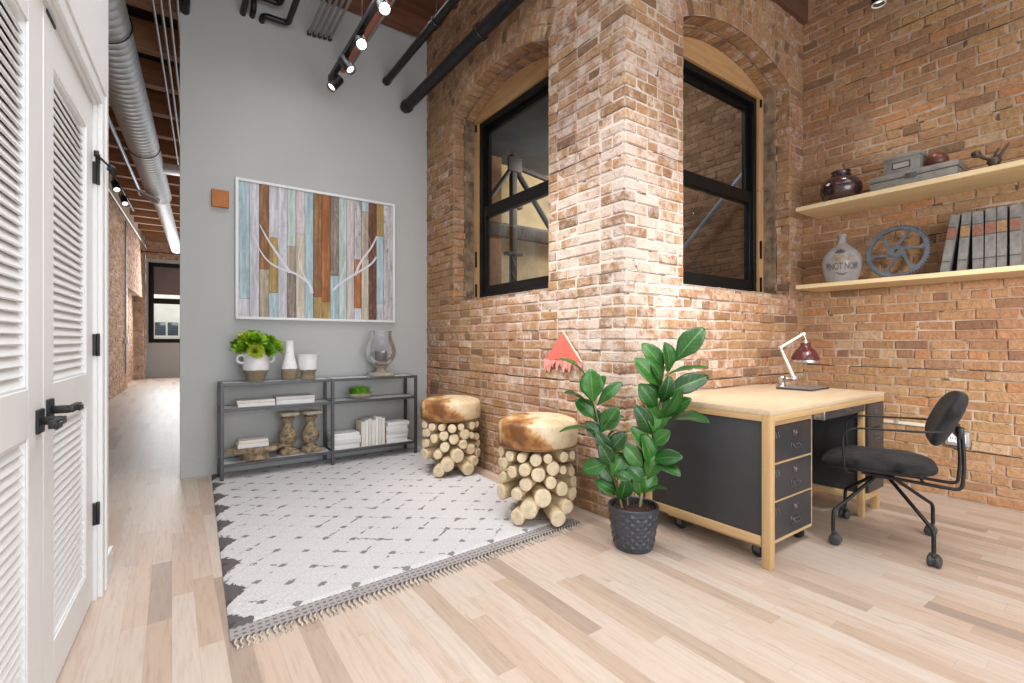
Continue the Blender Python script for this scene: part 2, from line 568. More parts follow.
# centre block: the two brick faces with arched windows
XA, YB, XS, YG = 2.30, 2.03, 4.68, 4.88
SILL, SPR, RISE = 1.5515, 3.41, .18
RINGS, RH = 4, .105
UY, UX = Vector((0, 1, 0)), Vector((1, 0, 0))
NA, NBk = Vector((-1, 0, 0)), Vector((0, -1, 0))
PA, PB = Vector((XA, 0, 0)), Vector((0, YB, 0))
oA = (3.515, .735); oB = (3.665, .765)
def runs(lo, hi, uc, a, z):
    hw = 0
    if z > SILL - .01: hw = arch_half(z, SPR, a, RISE, RINGS * RH)
    if hw <= 0: return [(lo, hi)]
    return [(lo, uc - hw - .004), (uc + hw + .004, hi)]
bm = NB()
def ivA(z, k): return runs(YB + (.222 if k % 2 == 0 else .115), YG, oA[0], oA[1], z)
def ivB(z, k): return runs(XA + (.115 if k % 2 == 0 else .222), XS, oB[0], oB[1], z)
courses(bm, PA, UY, NA, 0, DK, ivA, 0)
courses(bm, PB, UX, NBk, 0, DK, ivB, 3)
for k in range(int(DK / COURSE)):       # toothed outer corner
    la, lb = (.212, .105) if k % 2 == 0 else (.105, .212)
    jx, jy = R(-.004, .004), R(-.004, .004)
    bx(bm, XA + jx, XA + lb, YB + jy, YB + la, k * COURSE + .005, (k + 1) * COURSE - .005, R(.006, .011), 2)
arch_rings(bm, PA, UY, NA, oA[0], SPR, oA[1], RISE, RINGS, RH)
arch_rings(bm, PB, UX, NBk, oB[0], SPR, oB[1], RISE, RINGS, RH)
backing(bm, PA, UY, NA, YB + .01, YG, 0, DK, (oA[0], oA[1], SILL, SPR, RISE))
backing(bm, PB, UX, NBk, XA + .01, XS, 0, DK, (oB[0], oB[1], SILL, SPR, RISE))
# reveals: brick jambs, then a mortared step, sill and stepped soffit
D1, D2, ST = .120, .30, .020
for (P0, U0, N0, (uc, a)) in ((PA, UY, NA, oA), (PB, UX, NBk, oB)):
    inn = -N0
    for s in (-1, 1):
        Pj = P0 + U0 * (uc + s * a)
        courses(bm, Pj, inn, -U0 * s, SILL, SPR, lambda z, k: [(.006 if k % 2 else .004, D1)], 1, lens=(.16, .105) if s > 0 else (.2, .105), depth=.03)
        O = Pj + U0 * s * .009
        quad(bm, O + ZV * SILL, O + inn * D1 + ZV * SILL, O + inn * D1 + ZV * (SPR + .02), O + ZV * (SPR + .02), 1)
        # mortar step facing the room and inner jamb
        a2 = a - ST
        bmj = [Pj + inn * D1, P0 + U0 * (uc + s * a2) + inn * D1]
        quad(bm, bmj[0] + ZV * SILL, bmj[1] + ZV * SILL, bmj[1] + ZV * (SPR + .2), bmj[0] + ZV * (SPR + .2), 2)
        quad(bm, bmj[1] + ZV * SILL, bmj[1] + inn * (D2 - D1) + ZV * SILL, bmj[1] + inn * (D2 - D1) + ZV * (SPR + .2), bmj[1] + ZV * (SPR + .2), 2)
        # broken half-bricks keyed in the step
        for k in range(int(SILL / COURSE) + 1, int(SPR / COURSE)):
            if k % 2 == 0 and R(0, 1) < .8:
                w = R(.012, .026)
                ctr = Pj - U0 * s * (w * .5 - .002) + inn * (D1 - .004) + ZV * ((k + .5) * COURSE)
                sx = (w, .02) if abs(U0.x) > .5 else (.02, w)
                box(bm, ctr, (sx[0], sx[1], COURSE - .014), None, .003, 1)
    # inner arch (second ring, a step lower) and its soffit
    a2 = a - ST + .004
    Rr, am = arch_geo(a2, RISE)
    O = P0 + inn * D1
    arch_rings(bm, O + inn * .012, U0, N0, uc, SPR - .02, a2, RISE, 1, .075, .16)
    Rb, amb = arch_geo(a2, RISE)
    zc = SPR - .02 + RISE - Rb
    n = 24
    for i in range(n):
        t0 = -a2 + 2 * a2 * i / n; t1 = -a2 + 2 * a2 * (i + 1) / n
        z0_, z1_ = zc + math.sqrt((Rb + .006) ** 2 - t0 * t0), zc + math.sqrt((Rb + .006) ** 2 - t1 * t1)
        A = O + U0 * (uc + t0); B = O + U0 * (uc + t1)
        quad(bm, A + ZV * z0_, B + ZV * z1_, B + inn * (D2 - D1) + ZV * z1_, A + inn * (D2 - D1) + ZV * z0_, 2)
        quad(bm, A + inn * .016 + ZV * z0_, B + inn * .016 + ZV * z1_, B + inn * .016 + ZV * (z1_ + .2), A + inn * .016 + ZV * (z0_ + .2), 2)
    # soffit backing of outer ring
    Rr, am = arch_geo(a, RISE); zc = SPR + RISE - Rr
    for i in range(n):
        t0 = -a + 2 * a * i / n; t1 = -a + 2 * a * (i + 1) / n
        z0_, z1_ = zc + math.sqrt((Rr + .012) ** 2 - t0 * t0), zc + math.sqrt((Rr + .012) ** 2 - t1 * t1)
        A = P0 + U0 * (uc + t0); B = P0 + U0 * (uc + t1)
        quad(bm, A + ZV * z0_, B + ZV * z1_, B + inn * (D1 + .03) + ZV * z1_, A + inn * (D1 + .03) + ZV * z0_, 1)
    # sill of laid bricks
    nb = int(2 * a / .105)
    for i in range(nb):
        u0 = uc - a + 2 * a * i / nb; u1 = uc - a + 2 * a * (i + 1) / nb
        brick(bm, P0 + ZV * SILL, U0, ZV, u0 + .004, u1 - .004, .004, .20, .03, R(-.004, .002), inn)
    S = P0 + ZV * (SILL - .004)
    quad(bm, S + U0 * (uc - a), S + U0 * (uc + a), S + U0 * (uc + a) + inn * .4, S + U0 * (uc - a) + inn * .4, 2)
def crack(bm, P, U, Nn, k, u0, u1, mi):      # an open bed joint with ragged ends and gaps
    z = k * COURSE; u = u0
    while u < u1:
        l_ = R(.10, .42); e = min(u1, u + l_)
        h = R(.003, .0065)
        O = P - Nn * .0015
        a, b2 = R(-.002, .002), R(-.002, .002)
        quad(bm, O + U * u + ZV * (z - h * .6 + a), O + U * e + ZV * (z - h * .6 + b2), O + U * e + ZV * (z + h * .6 + b2), O + U * u + ZV * (z + h * .4 + a), mi)
        u = e + (R(.02, .12) if R(0, 1) < .35 else 0)
crack(bm, PA, UY, NA, 12, 2.3, 4.88, 3); crack(bm, PA, UY, NA, 33, 2.06, 2.77, 3); crack(bm, PA, UY, NA, 22, 2.06, 2.4, 3)
crack(bm, PB, UX, NBk, 33, 2.33, 2.89, 3); crack(bm, PB, UX, NBk, 12, 2.5, 4.66, 3); crack(bm, PB, UX, NBk, 22, 2.33, 2.7, 3)
crack(bm, PA, UY, NA, 44, 2.06, 2.6, 3); crack(bm, PA, UY, NA, 29, 4.3, 4.85, 3)
struct('wall_center', bm, [M['brick'], M['mortar'], M['mortar_jamb'], M['crack']])

# right wall (shelves)
bm = NB()
PS = Vector((XS, 0, 0))
courses(bm, PS, UY, NA, 0, DK, lambda z, k: [(-3.4, YB + .01)], 2)
backing(bm, PS, UY, NA, -3.4, YB + .06, 0, DK)
bx(bm, XS + .03, XS + .2, -3.4, YB, 0, DK, mi=1)
for (k, a, e) in ((13, -.5, 2.0), (46, .2, 1.7), (5, .2, 1.0), (27, .5, 1.3), (38, -.3, .8), (50, .9, 1.9)): crack(bm, PS, UY, NA, k, a, e, 2)
struct('wall_right', bm, [M['brick_r'], M['mortar'], M['crack']])

# dark timber ledger over the right window
bm = NB(); bx(bm, 2.62, XS, YB - .045, YB + .03, 4.02, 4.30, .008)
struct('trim_1', bm, M['beam'])

# grey plaster wall with its baseboard
bm = NB(); bx(bm, .055, 2.335, YG, YG + .16, 0, DK)
struct('wall_back', bm, M['grey'])
bm = NB(); bx(bm, .055, 2.29, YG - .016, YG, 0, .135, .004)
struct('baseboard_back', bm, M['grey'])

# windows
def window(i, P0, U0, inn, uc, a):
    root = bpy.data.objects.new('window_%d' % i, None); link(root)
    root['kind'] = 'structure'
    def slab(bm, u0, u1, z0, z1, d0, d1, bev=.004, mi=0):
        c = P0 + U0 * ((u0 + u1) / 2 + uc) + inn * ((d0 + d1) / 2) + ZV * ((z0 + z1) / 2)
        s = (abs(u1 - u0), abs(d1 - d0), z1 - z0) if abs(U0.x) > .5 else (abs(d1 - d0), abs(u1 - u0), z1 - z0)
        box(bm, c, s, None, bev, 1, mi)
    w = .650 if i == 1 else .672
    zb, zt = 1.572, 3.355
    b_ = NB()
    for s in (-1, 1): slab(b_, s * (w - .05) , s * w, zb, zt, .245, .34)
    slab(b_, -w + .05, w - .05, zt - .055, zt, .245, .34); slab(b_, -w + .05, w - .05, zb, zb + .045, .245, .34)
    obj('frame', b_, M['black_win'], root)
    for nm, z0, z1, d0, bt, tp in (('lower_sash', zb + .045, 2.50, .26, .085, .105), ('upper_sash', 2.40, zt - .055, .30, .10, .05)):
        b_ = NB(); d1 = d0 + .036; wi = w - .05
        for s in (-1, 1): slab(b_, s * (wi - .045), s * wi, z0, z1, d0, d1, .003)
        slab(b_, -wi + .045, wi - .045, z0, z0 + bt, d0, d1, .003); slab(b_, -wi + .045, wi - .045, z1 - tp, z1, d0, d1, .003)
        sh = obj(nm, b_, M['black_win'], root)
        b_ = NB()
        c0 = P0 + U0 * uc + inn * (d0 + .018)
        quad(b_, c0 + U0 * (-wi + .045) + ZV * (z0 + bt), c0 + U0 * (wi - .045) + ZV * (z0 + bt), c0 + U0 * (wi - .045) + ZV * (z1 - tp), c0 + U0 * (-wi + .045) + ZV * (z1 - tp))
        obj('pane', b_, M['glass'], sh, smooth=False)
    # wooden bucks at both sides and the arched head board
    b_ = NB()
    for s in (-1, 1): slab(b_, s * w, s * (a - ST + .004), SILL, zt + .02, .222, .30, .003)
    obj('wood_jamb', b_, M['pine'], root)
    b_ = NB()
    a2 = a - ST
    Rb, amb = arch_geo(a2, RISE); zc = SPR - .02 + RISE - Rb
    n = 20; poly = []
    P1 = P0 + inn * .225 + U0 * uc
    poly.append(P1 - U0 * a2 + ZV * zt); poly.append(P1 + U0 * a2 + ZV * zt)
    for k in range(n + 1):
        t = a2 - 2 * a2 * k / n
        poly.append(P1 + U0 * t + ZV * (zc + math.sqrt(Rb * Rb - t * t) - .004))
    prism(b_, poly, inn, .07)
    obj('head_board', b_, M['pine_x'], root)
    # small black latches on the buck
    b_ = NB()
    for z0, hh in ((1.60, .13), (1.90, .16), (3.27, .07)):
        slab(b_, w + .006, w + .024, z0, z0 + hh, .205, .224, .003)
    obj('latch', b_, M['black_win'], root)
    return root
window(1, PA, UY, UX, *oA)
window(2, PB, UX, UY, *oB)

# courtyard seen through the panes
bm = NB()
PO = Vector((5.15, 0, 0))
courses(bm, PO, UY, NA, .9, 4.9, lambda z, k: [(YB + .3, 5.3)], 1)
backing(bm, PO, UY, NA, YB + .2, 5.3, 0, 5.0)
struct('wall_courtyard', bm, [M['brick_out'], M['mortar_jamb']])
bm = NB(); bx(bm, 2.4, 7.5, 7.2, 7.3, 0, 5)
M['tan'] = mat('tan_block', (.52, .40, .22), .85, 0, .2, 2.5, .3)
struct('wall_far', bm, M['tan'])
bm = NB(); bx(bm, 2.46, 2.56, 5.06, 7.2, 0, 5); bx(bm, 5.15, 7.5, 5.3, 5.4, 0, 5); bx(bm, 4.28, 4.70, 6.95, 7.2, 0, 4.36)
struct('wall_side', bm, M['brick_out'])
bm = NB(); bx(bm, 2.56, 7.5, 2.5, 7.2, 4.36, 4.40)
M['soffit'] = mat('soffit_metal', (.075, .095, .115), .6, .1, .35, 1.5, .1)
struct('ceiling_courtyard', bm, M['soffit'])
M['steel'] = mat('grey_steel', (.06, .05, .045), .6, .2, .15, 6)
t = thing('steel_brace_frame', 'grey steel column and cross braces behind the left window glass', 'steel frame', (4.70, 6.6, 0))
b_ = NB(); bx(b_, -.05, .05, -.05, .05, 0, 4.3, .006); obj('column', b_, M['steel'], t)
b_ = NB(); bx(b_, -1.4, 2.5, .3, .42, 2.98, 3.22, .006); obj('beam', b_, M['steel'], t)
for z0 in (2.60, 3.40):
    b_ = NB(); bx(b_, -.16, .16, -.06, .06, z0, z0 + .05, .005); obj('bracket', b_, M['steel'], t)
b_ = NB(); bx(b_, -.14, .14, -.065, -.03, 4.0, 4.24, .006); obj('gusset_plate', b_, M['steel'], t)
for e, r in (((1.3, 0, 2.6), .05), ((2.2, 0, 3.85), .05), ((-.9, 0, 2.9), .04)):
    b_ = NB(); cyl(b_, (0, 0, 4.12), e, r, 8); obj('brace', b_, M['steel'], t)
t = thing('steel_tie_rod', 'pale blue diagonal steel rod outside the right window', 'pipe', (5.0, 0, 0))
M['bluesteel'] = mat('blue_steel', (.36, .44, .52), .4, .3, .1, 8)
b_ = NB(); cyl(b_, (0, 4.55, 1.3), (0, 2.55, 3.15), .026, 12); obj('rod', b_, M['bluesteel'], t)
b_ = NB(); bx(b_, -.03, .10, 2.50, 2.62, 3.08, 3.22, .006); obj('anchor_plate', b_, M['bluesteel'], t)
t = thing('conduit', 'vertical pale conduit outside the right window beside its frame', 'pipe', (4.90, 2.44, 0))
b_ = NB(); cyl(b_, (0, 0, 0), (0, 0, 4.3), .013, 10); obj('tube', b_, M['conduit'], t)
for z0 in (1.5, 2.4, 3.3):
    b_ = NB(); bx(b_, -.016, .20, -.03, .03, z0, z0 + .03, .003); obj('clip', b_, M['conduit'], t)
# ---------------------------------------------------------------- left wall with the louvred double door (hall frame)
def HW(x, y, z=0):
    c_, s_ = math.cos(HR), math.sin(HR)
    return Vector((x * c_ - y * s_, x * s_ + y * c_, z))
XD = -.41
Y0, Y1, YE, DT = 1.25, 2.79, 3.10, 2.195
bm = NB()
bx(bm, XD - .14, XD, -2.6, Y0 - .03, 0, DK); bx(bm, XD - .14, XD, Y1 + .03, YE, 0, DK)
bx(bm, XD - .14, XD, Y0 - .03, Y1 + .03, DT + .03, DK)
struct('wall_left', bm, M['white_wall'], rz=HR)
bm = NB()   # jambs and casing
for y0_, y1_ in ((Y0 - .03, Y0), (Y1, Y1 + .03)): bx(bm, XD - .14, XD + .001, y0_, y1_, 0, DT + .03, .002)
bx(bm, XD - .14, XD + .001, Y0, Y1, DT + .004, DT + .03, .002)
bx(bm, XD - .14, XD - .06, Y1 - .015, Y1, 0, DT); bx(bm, XD - .14, XD - .06, Y0, Y1, DT - .012, DT + .01)
for y0_, y1_ in ((Y0 - .11, Y0 - .022), (Y1 + .022, Y1 + .11)):
    bx(bm, XD, XD + .018, y0_, y1_, 0, DT + .11, .004)
    bx(bm, XD + .016, XD + .024, y0_ + (.062 if y0_ > 2 else 0), y1_ - (0 if y0_ > 2 else .062), 0, DT + .11, .004)
bx(bm, XD, XD + .018, Y0 - .022, Y1 + .022, DT + .022, DT + .11, .004)
bx(bm, XD + .016, XD + .024, Y0 - .10, Y1 + .10, DT + .084, DT + .11, .004)
struct('trim_2', bm, M['white'], rz=HR)
bm = NB(); bx(bm, XD, XD + .016, Y1 + .11, YE + .016, 0, .125, .004); bx(bm, XD - .14, XD, YE, YE + .016, 0, .125, .004)
struct('baseboard_left', bm, M['white'], rz=HR)

def door(i, yl, yr, rail_in, inner_right):
    """leaf from yl to yr; local x=0 is its room face"""
    root = bpy.data.objects.new('door_%d' % i, None); link(root)
    root['kind'] = 'structure'
    root.location = HW(XD - .012, 0, 0); root.rotation_euler = (0, 0, HR)
    sl, sr = (.135, .145) if i == 1 else (.118, .135)
    a, b_ = yl + .003, yr - .003
    bm = NB()
    T = .040
    bx(bm, -T, 0, a, a + sl, .012, DT, .0025, 1); bx(bm, -T, 0, b_ - sr, b_, .012, DT, .0025, 1)
    for z0, z1 in ((.012, .165), (.875, 1.015), (2.05, DT)):
        bx(bm, -T, 0, a + sl - .002, b_ - sr + .002, z0, z1, .002, 1)
    # thin mouldings round the louvre openings
    for z0, z1 in ((.165, .875), (1.015, 2.05)):
        for yy in (a + sl, b_ - sr - .008): bx(bm, -.03, -.004, yy, yy + .008, z0, z1)
        for zz in (z0, z1 - .008): bx(bm, -.03, -.004, a + sl, b_ - sr, zz, zz + .008)
    obj('frame', bm, M['white'], root)
    for z0, z1 in ((.173, .867), (1.023, 2.042)):
        bm = NB()
        n = int(round((z1 - z0) / .0302)); p = (z1 - z0) / n
        rt = Matrix.Rotation(math.radians(66), 3, 'Y')
        for k in range(n):
            box(bm, (-.019, (a + sl + b_ - sr) / 2, z0 + (k + .5) * p), (.040, b_ - sr - a - sl - .004, .0075), rt, .002, 1)
        obj('louver_panel', bm, M['white'], root)
    # lever handle with a square rose
    hy, hz = (1.968, .912) if i == 1 else (2.078, .932)
    h = bpy.data.objects.new('handle', None); link(h, root); h.location = (0, hy, hz)
    bm = NB(); bx(bm, 0, .009, -.030, .030, -.036, .036, .002, 1); obj('rosette', bm, M['black'], h)
    bm = NB(); sgn = -1 if i == 1 else 1
    cyl(bm, (.008, 0, 0), (.052, 0, 0), .013, 14, bev=.002)
    bx(bm, .044, .062, min(-.012 * sgn, .115 * sgn), max(-.012 * sgn, .115 * sgn), -.011, .011, .003, 2)
    bx(bm, .058, .066, min(.06 * sgn, .118 * sgn), max(.06 * sgn, .118 * sgn), -.014, .005, .002, 1)
    obj('lever', bm, M['black'], h)
    if i == 2:
        for hz in (1.897, 1.135, .386):
            bm = NB()
            bx(bm, -.002, .013, yr - .014, yr + .020, hz - .048, hz + .048, .002, 1)
            cyl(bm, (.016, yr + .002, hz - .05), (.016, yr + .002, hz + .05), .0075, 12, bev=.002)
            hg = obj('hinge', bm, M['black'], root)
            if hz > 1.5:
                bm = NB()
                tube(bm, [(.016, yr - .03, hz + .075), (.03, yr, hz + .066), (.05, yr + .05, hz + .052)], .0045, 8)
                cyl(bm, (.008, yr - .036, hz + .077), (.026, yr - .034, hz + .077), .014, 14, bev=.003)
                cyl(bm, (.046, yr + .05, hz + .05), (.066, yr + .062, hz + .043), .016, 14, bev=.003)
                cyl(bm, (.016, yr + .002, hz + .045), (.016, yr + .002, hz + .085), .009, 12)
                obj('door_stop', bm, M['black'], hg)
        bm = NB(); bx(bm, -.002, .004, 2.05, 2.15, DT - .014, DT - .002, .001, 1); obj('catch_plate', bm, M['black'], root)
    return root
door(1, Y0, 2.02, 0, 0)
door(2, 2.02, Y1, 0, 0)
M['closet'] = mat('closet_shade_tone', (.10, .10, .10), .9)  # dark colour stands in for the shade behind the louvres
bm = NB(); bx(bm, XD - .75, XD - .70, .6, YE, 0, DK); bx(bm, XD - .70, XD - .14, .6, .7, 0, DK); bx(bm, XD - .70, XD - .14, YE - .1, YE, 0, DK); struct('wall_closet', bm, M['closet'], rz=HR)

# ---------------------------------------------------------------- hallway beyond
XH, YF = -1.60, 19.0
bm = NB()
PH = Vector((XH, 0, 0))
def ivH(z, k): return [(7.5, YF)] if z > 2.50 else [(7.5, 14.7), (18.3, YF)]
courses(bm, PH, UY, Vector((1, 0, 0)), 0, 4.12, ivH, 1)
bx(bm, XH - .3, XH - .008, 3.2, 14.7, 0, DK, mi=1); bx(bm, XH - .3, XH - .008, 14.7, 18.3, 2.50, DK, mi=1); bx(bm, XH - .3, XH - .008, 18.3, YF, 0, DK, mi=1)
PH2 = Vector((XH - .24, 0, 0))
courses(bm, PH2, UY, Vector((1, 0, 0)), 0, 2.55, lambda z, k: [(15.2, 18.4)], 1)
bx(bm, XH - .4, XH - .25, 14.6, 18.4, 0, 2.6, mi=1)
struct('wall_hall', bm, [M['brick_hall'], M['mortar']], rz=HR)
bm = NB(); bx(bm, XH - .22, XH - .02, 14.75, 15.02, 0, 2.49, .01)
struct('trim_3', bm, M['pine'], rz=HR)
# end wall with its window
WX0, WX1, WZ0, WZ1 = -1.53, .35, 1.11, 3.66
bm = NB()
bx(bm, XH, WX0, YF, YF + .2, 0, DK); bx(bm, WX1, 4.0, YF, YF + .2, 0, DK)
bx(bm, WX0, WX1, YF, YF + .2, 0, WZ0); bx(bm, WX0, WX1, YF, YF + .2, WZ1 + .02, DK)
struct('wall_end', bm, M['grey'], rz=HR)
bm = NB(); bx(bm, XH, 4.0, YF - .016, YF, 0, .16, .004); struct('baseboard_end', bm, M['grey'], rz=HR)
bm = NB(); bx(bm, XH, 1.0, YF - .02, YF + .01, 3.78, DK)
courses(bm, Vector((0, YF - .02, 0)), UX, Vector((0, -1, 0)), 3.78, DK, lambda z, k: [(XH, .6)], 0)
struct('trim_4', bm, M['brick_hall'], rz=HR)
w3 = bpy.data.objects.new('window_3', None); link(w3); w3['kind'] = 'structure'; w3.rotation_euler = (0, 0, HR)
bm = NB()
F = .13
for x0, x1 in ((WX0, WX0 + F), (WX1 - F, WX1)): bx(bm, x0, x1, YF - .02, YF + .10, WZ0, WZ1, .006)
for z0, z1 in ((WZ0, WZ0 + .13), (2.36, 2.53), (WZ1 - .12, WZ1)): bx(bm, WX0 + F, WX1 - F, YF - .02, YF + .10, z0, z1, .006)
obj('frame', bm, M['black_win'], w3)
for z0, z1 in ((WZ0 + .13, 2.36), (2.53, WZ1 - .12)):
    bm = NB(); quad(bm, (WX0 + F, YF + .04, z0), (WX1 - F, YF + .04, z0), (WX1 - F, YF + .04, z1), (WX0 + F, YF + .04, z1))
    obj('pane', bm, M['glass'], w3, smooth=False)
M['shade'] = mat('roller_shade', (.26, .19, .17), .8, 0, .08, 3)
bm = NB(); bx(bm, WX0 + F, WX1 - F, YF + .075, YF + .08, 2.66, WZ1 - .12)
obj('shade', bm, M['shade'], w3)
# building across the street
t = thing('building', 'pale building with dark square windows seen through the far hallway window', 'building', HW(-2.2, 27, -1), HR)
M['facade'] = mat('facade', (.62, .60, .52), .8, 0, .1, 2)
M['darkglass'] = mat('dark_panes', (.05, .06, .07), .2, 0, .2, 2)
bm = NB(); bx(bm, -1, 5, 0, .5, 0, 8); obj('wall', bm, M['facade'], t)
for x0 in (.25, .72, 1.45, 1.92, 2.6):
    bm = NB(); bx(bm, x0, x0 + .4, -.03, .02, 2.42, 3.02, .004); w = obj('window', bm, M['darkglass'], t)
    bm = NB(); bx(bm, x0 - .04, x0 + .44, -.06, -.01, 2.36, 2.42, .004); obj('sill', bm, M['facade'], w)
bm = NB()
for x0 in (.10, 1.25, 2.42): bx(bm, x0, x0 + .07, -.06, .02, 0.4, 3.3, .01)
obj('downpipe', bm, M['white'], t)

# ---------------------------------------------------------------- services overhead
def pipe(name, pts, r, m, label, cat='pipe', group=None, rz=0.0, rad=0.0, n=14, collars=()):
    p0 = Vector(pts[0])
    t = thing(name, label, cat, Matrix.Rotation(rz, 3, 'Z') @ p0, rz, group)
    b_ = NB()
    q = [Vector(p) - p0 for p in pts]
    if rad: q = rounded(q, rad, 6)
    tube(b_, q, r, n)
    obj('tube', b_, m, t, angle=50)
    for cpos in collars:
        d = (q[-1] - q[0]).normalized()
        b_ = NB(); cyl(b_, d * cpos, d * (cpos + .05), r * 1.18, n, bev=r * .12); obj('collar', b_, m, t)
    return t
PEND = -2.2
pipe('sprinkler_pipe', [(2.046, 4.90, 3.662), (2.046, PEND, 3.662)], .057, M['black_pipe'], 'thickest black pipe running along the top of the brick window wall', collars=(.05, 1.55, 3.1))
pipe('sprinkler_pipe', [(1.835, 4.90, 3.876), (1.835, PEND, 3.876)], .036, M['black_pipe'], 'slimmer black ceiling pipe between the spotlight track and the thickest pipe', collars=(.02, 1.1, 2.4))
t = thing('pipe_hanger', 'thin black hanger rod holding the slimmer black ceiling pipe', 'pipe hanger', (1.835, 3.70, 3.876))
b_ = NB(); cyl(b_, (0, 0, .045), (0, 0, .62), .005, 8); obj('rod', b_, M['black'], t)
b_ = NB(); tube(b_, [(.0435 * math.cos(k * PI / 12), 0, .0435 * math.sin(k * PI / 12)) for k in range(24)], .006, 6, close=True); obj('ring', b_, M['black'], t)
pipe('copper_pipe', [(1.385, 4.90, 3.86), (1.385, PEND, 3.86)], .036, M['copper'], 'reddish brown pipe running beside the black spotlight track')
pipe('conduit', [(1.455, 4.90, 3.905), (1.455, PEND, 3.905)], .018, M['conduit'], 'grey conduit right next to the reddish brown ceiling pipe', 'conduit')
names5 = ['leftmost of five grey conduits entering the top of the grey wall', 'second from left of five grey conduits entering the grey wall', 'middle one of five grey conduits entering the grey wall', 'second from right of five grey conduits entering the grey wall', 'rightmost of five grey conduits entering the top of the grey wall']
for k in range(5):
    z = 4.085 + .004 * k
    tc = pipe('conduit', [(1.065 + k * .048, 4.90, z), (1.065 + k * .048, PEND, z)], .0125, M['conduit'], names5[k], 'conduit', 'grey conduits entering the grey wall')
    b_ = NB(); bx(b_, -.016, .016, -.075, -.045, -.017, .017, .003); obj('clamp', b_, M['black'], tc)
# black drain pipes over the grey wall
def blk(pts, label, r=.031):
    return pipe('drain_pipe', pts, r, M['black_pipe'], label, 'pipe', 'black pipes at the top of the grey wall', rad=.05)
blk([(.515, 4.90, 4.075), (.515, 2.5, 4.075)], 'short straight black pipe stub, left of the bent black pipes on the grey wall', .026)
blk([(.588, 4.90, 4.08), (.588, 4.76, 4.08), (.588, 4.76, 4.205), (.800, 4.76, 4.205), (.800, 2.4, 4.205)], 'upper of the two bent black pipes on the grey wall, beside the straight stub', .024)
blk([(.665, 4.90, 4.065), (.665, 4.78, 4.065), (.868, 4.78, 4.065), (.868, 2.2, 4.065)], 'lower L-shaped black pipe bending right on the grey wall', .026)
blk([(.088, 4.90, 3.93), (.088, 4.70, 3.93), (.088, 4.70, 4.24), (.088, 2.4, 4.24)], 'black pipe at the left top corner of the grey wall by the hallway', .036)

# spotlight track with four heads
M['lampface'] = emis('lamp_face', (1, .95, .88), 14)
M['lampface_dim'] = emis('lamp_face_dim', (1, .95, .88), 1.6)
t = thing('light_track', 'black ceiling track carrying four spotlights in front of the grey wall', 'light track', (1.20, 4.60, 3.56))
b_ = NB(); bx(b_, -.020, .020, -6.2, 0, 0, .052, .003); obj('rail', b_, M['black'], t)
b_ = NB(); bx(b_, -.024, .024, -.008, .004, -.002, .054, .003); obj('end_cap', b_, M['black'], t)
for y in (-.9, -2.6):
    b_ = NB(); cyl(b_, (0, y, .05), (0, y, 1.04), .004, 8); obj('hanger_rod', b_, M['black'], t)
SPOTS = []
def head(p, aim, label, hot):
    t = thing('track_spotlight', label, 'spotlight', p, 0, 'spotlights on the black ceiling track')
    d = (Vector(aim) - Vector(p)).normalized()
    ctr = Vector((0, 0, -.075))
    b_ = NB(); bx(b_, -.014, .014, -.05, .05, -.014, 0, .003); cyl(b_, (0, 0, -.012), (0, 0, -.06), .007, 10)
    obj('mount', b_, M['black'], t)
    b_ = NB(); 
    Mx = d.to_track_quat('Z', 'Y').to_matrix()
    lathe(b_, [(0, -.075), (.039, -.075), (.043, -.07), (.043, .07), (.037, .07), (.034, .05)], 22, ctr, 0, Mx)
    obj('can', b_, M['black'], t)
    b_ = NB(); lathe(b_, [(0, .051), (.035, .051)], 22, ctr, 0, Mx)
    obj('lens', b_, M['lampface'] if hot else M['lampface_dim'], t, smooth=False)
    SPOTS.append((Vector(p) + ctr + d * .07, d))
head((1.205, 4.47, 3.56), (-.3, 4.0, 1.5), 'spotlight nearest the grey wall, at the end of the black track', False)
head((1.205, 4.11, 3.56), (2.2, 2.6, 1.2), 'second spotlight from the grey wall, black can pointing down', False)
head((1.205, 3.74, 3.56), (.55, .9, 1.0), 'third spotlight from the grey wall, glaring toward the room', True)
head((1.205, 3.25, 3.56), (.6, .4, .9), 'spotlight farthest from the grey wall, glaring at top of photo', True)
# spotlight over the shelf wall
t = thing('track_spotlight', 'black can spotlight hanging near the top of the right brick wall', 'spotlight', (4.27, 1.33, 3.95))
b_ = NB(); lathe(b_, [(0, 0), (.040, 0), (.044, -.006), (.044, -.30), (.038, -.30), (.036, -.27)], 24); obj('can', b_, M['black'], t)
b_ = NB(); lathe(b_, [(0, -.272), (.037, -.272)], 24); obj('lens', b_, M['lampface_dim'], t, smooth=False)
b_ = NB(); lathe(b_, [(.0385, -.300), (.0455, -.300), (.0455, -.306), (.0385, -.306), (.0385, -.300)], 24); obj('trim_ring', b_, M['white'], t)
b_ = NB(); cyl(b_, (0, 0, 0), (0, 0, .50), .008, 10); obj('stem', b_, M['black'], t)

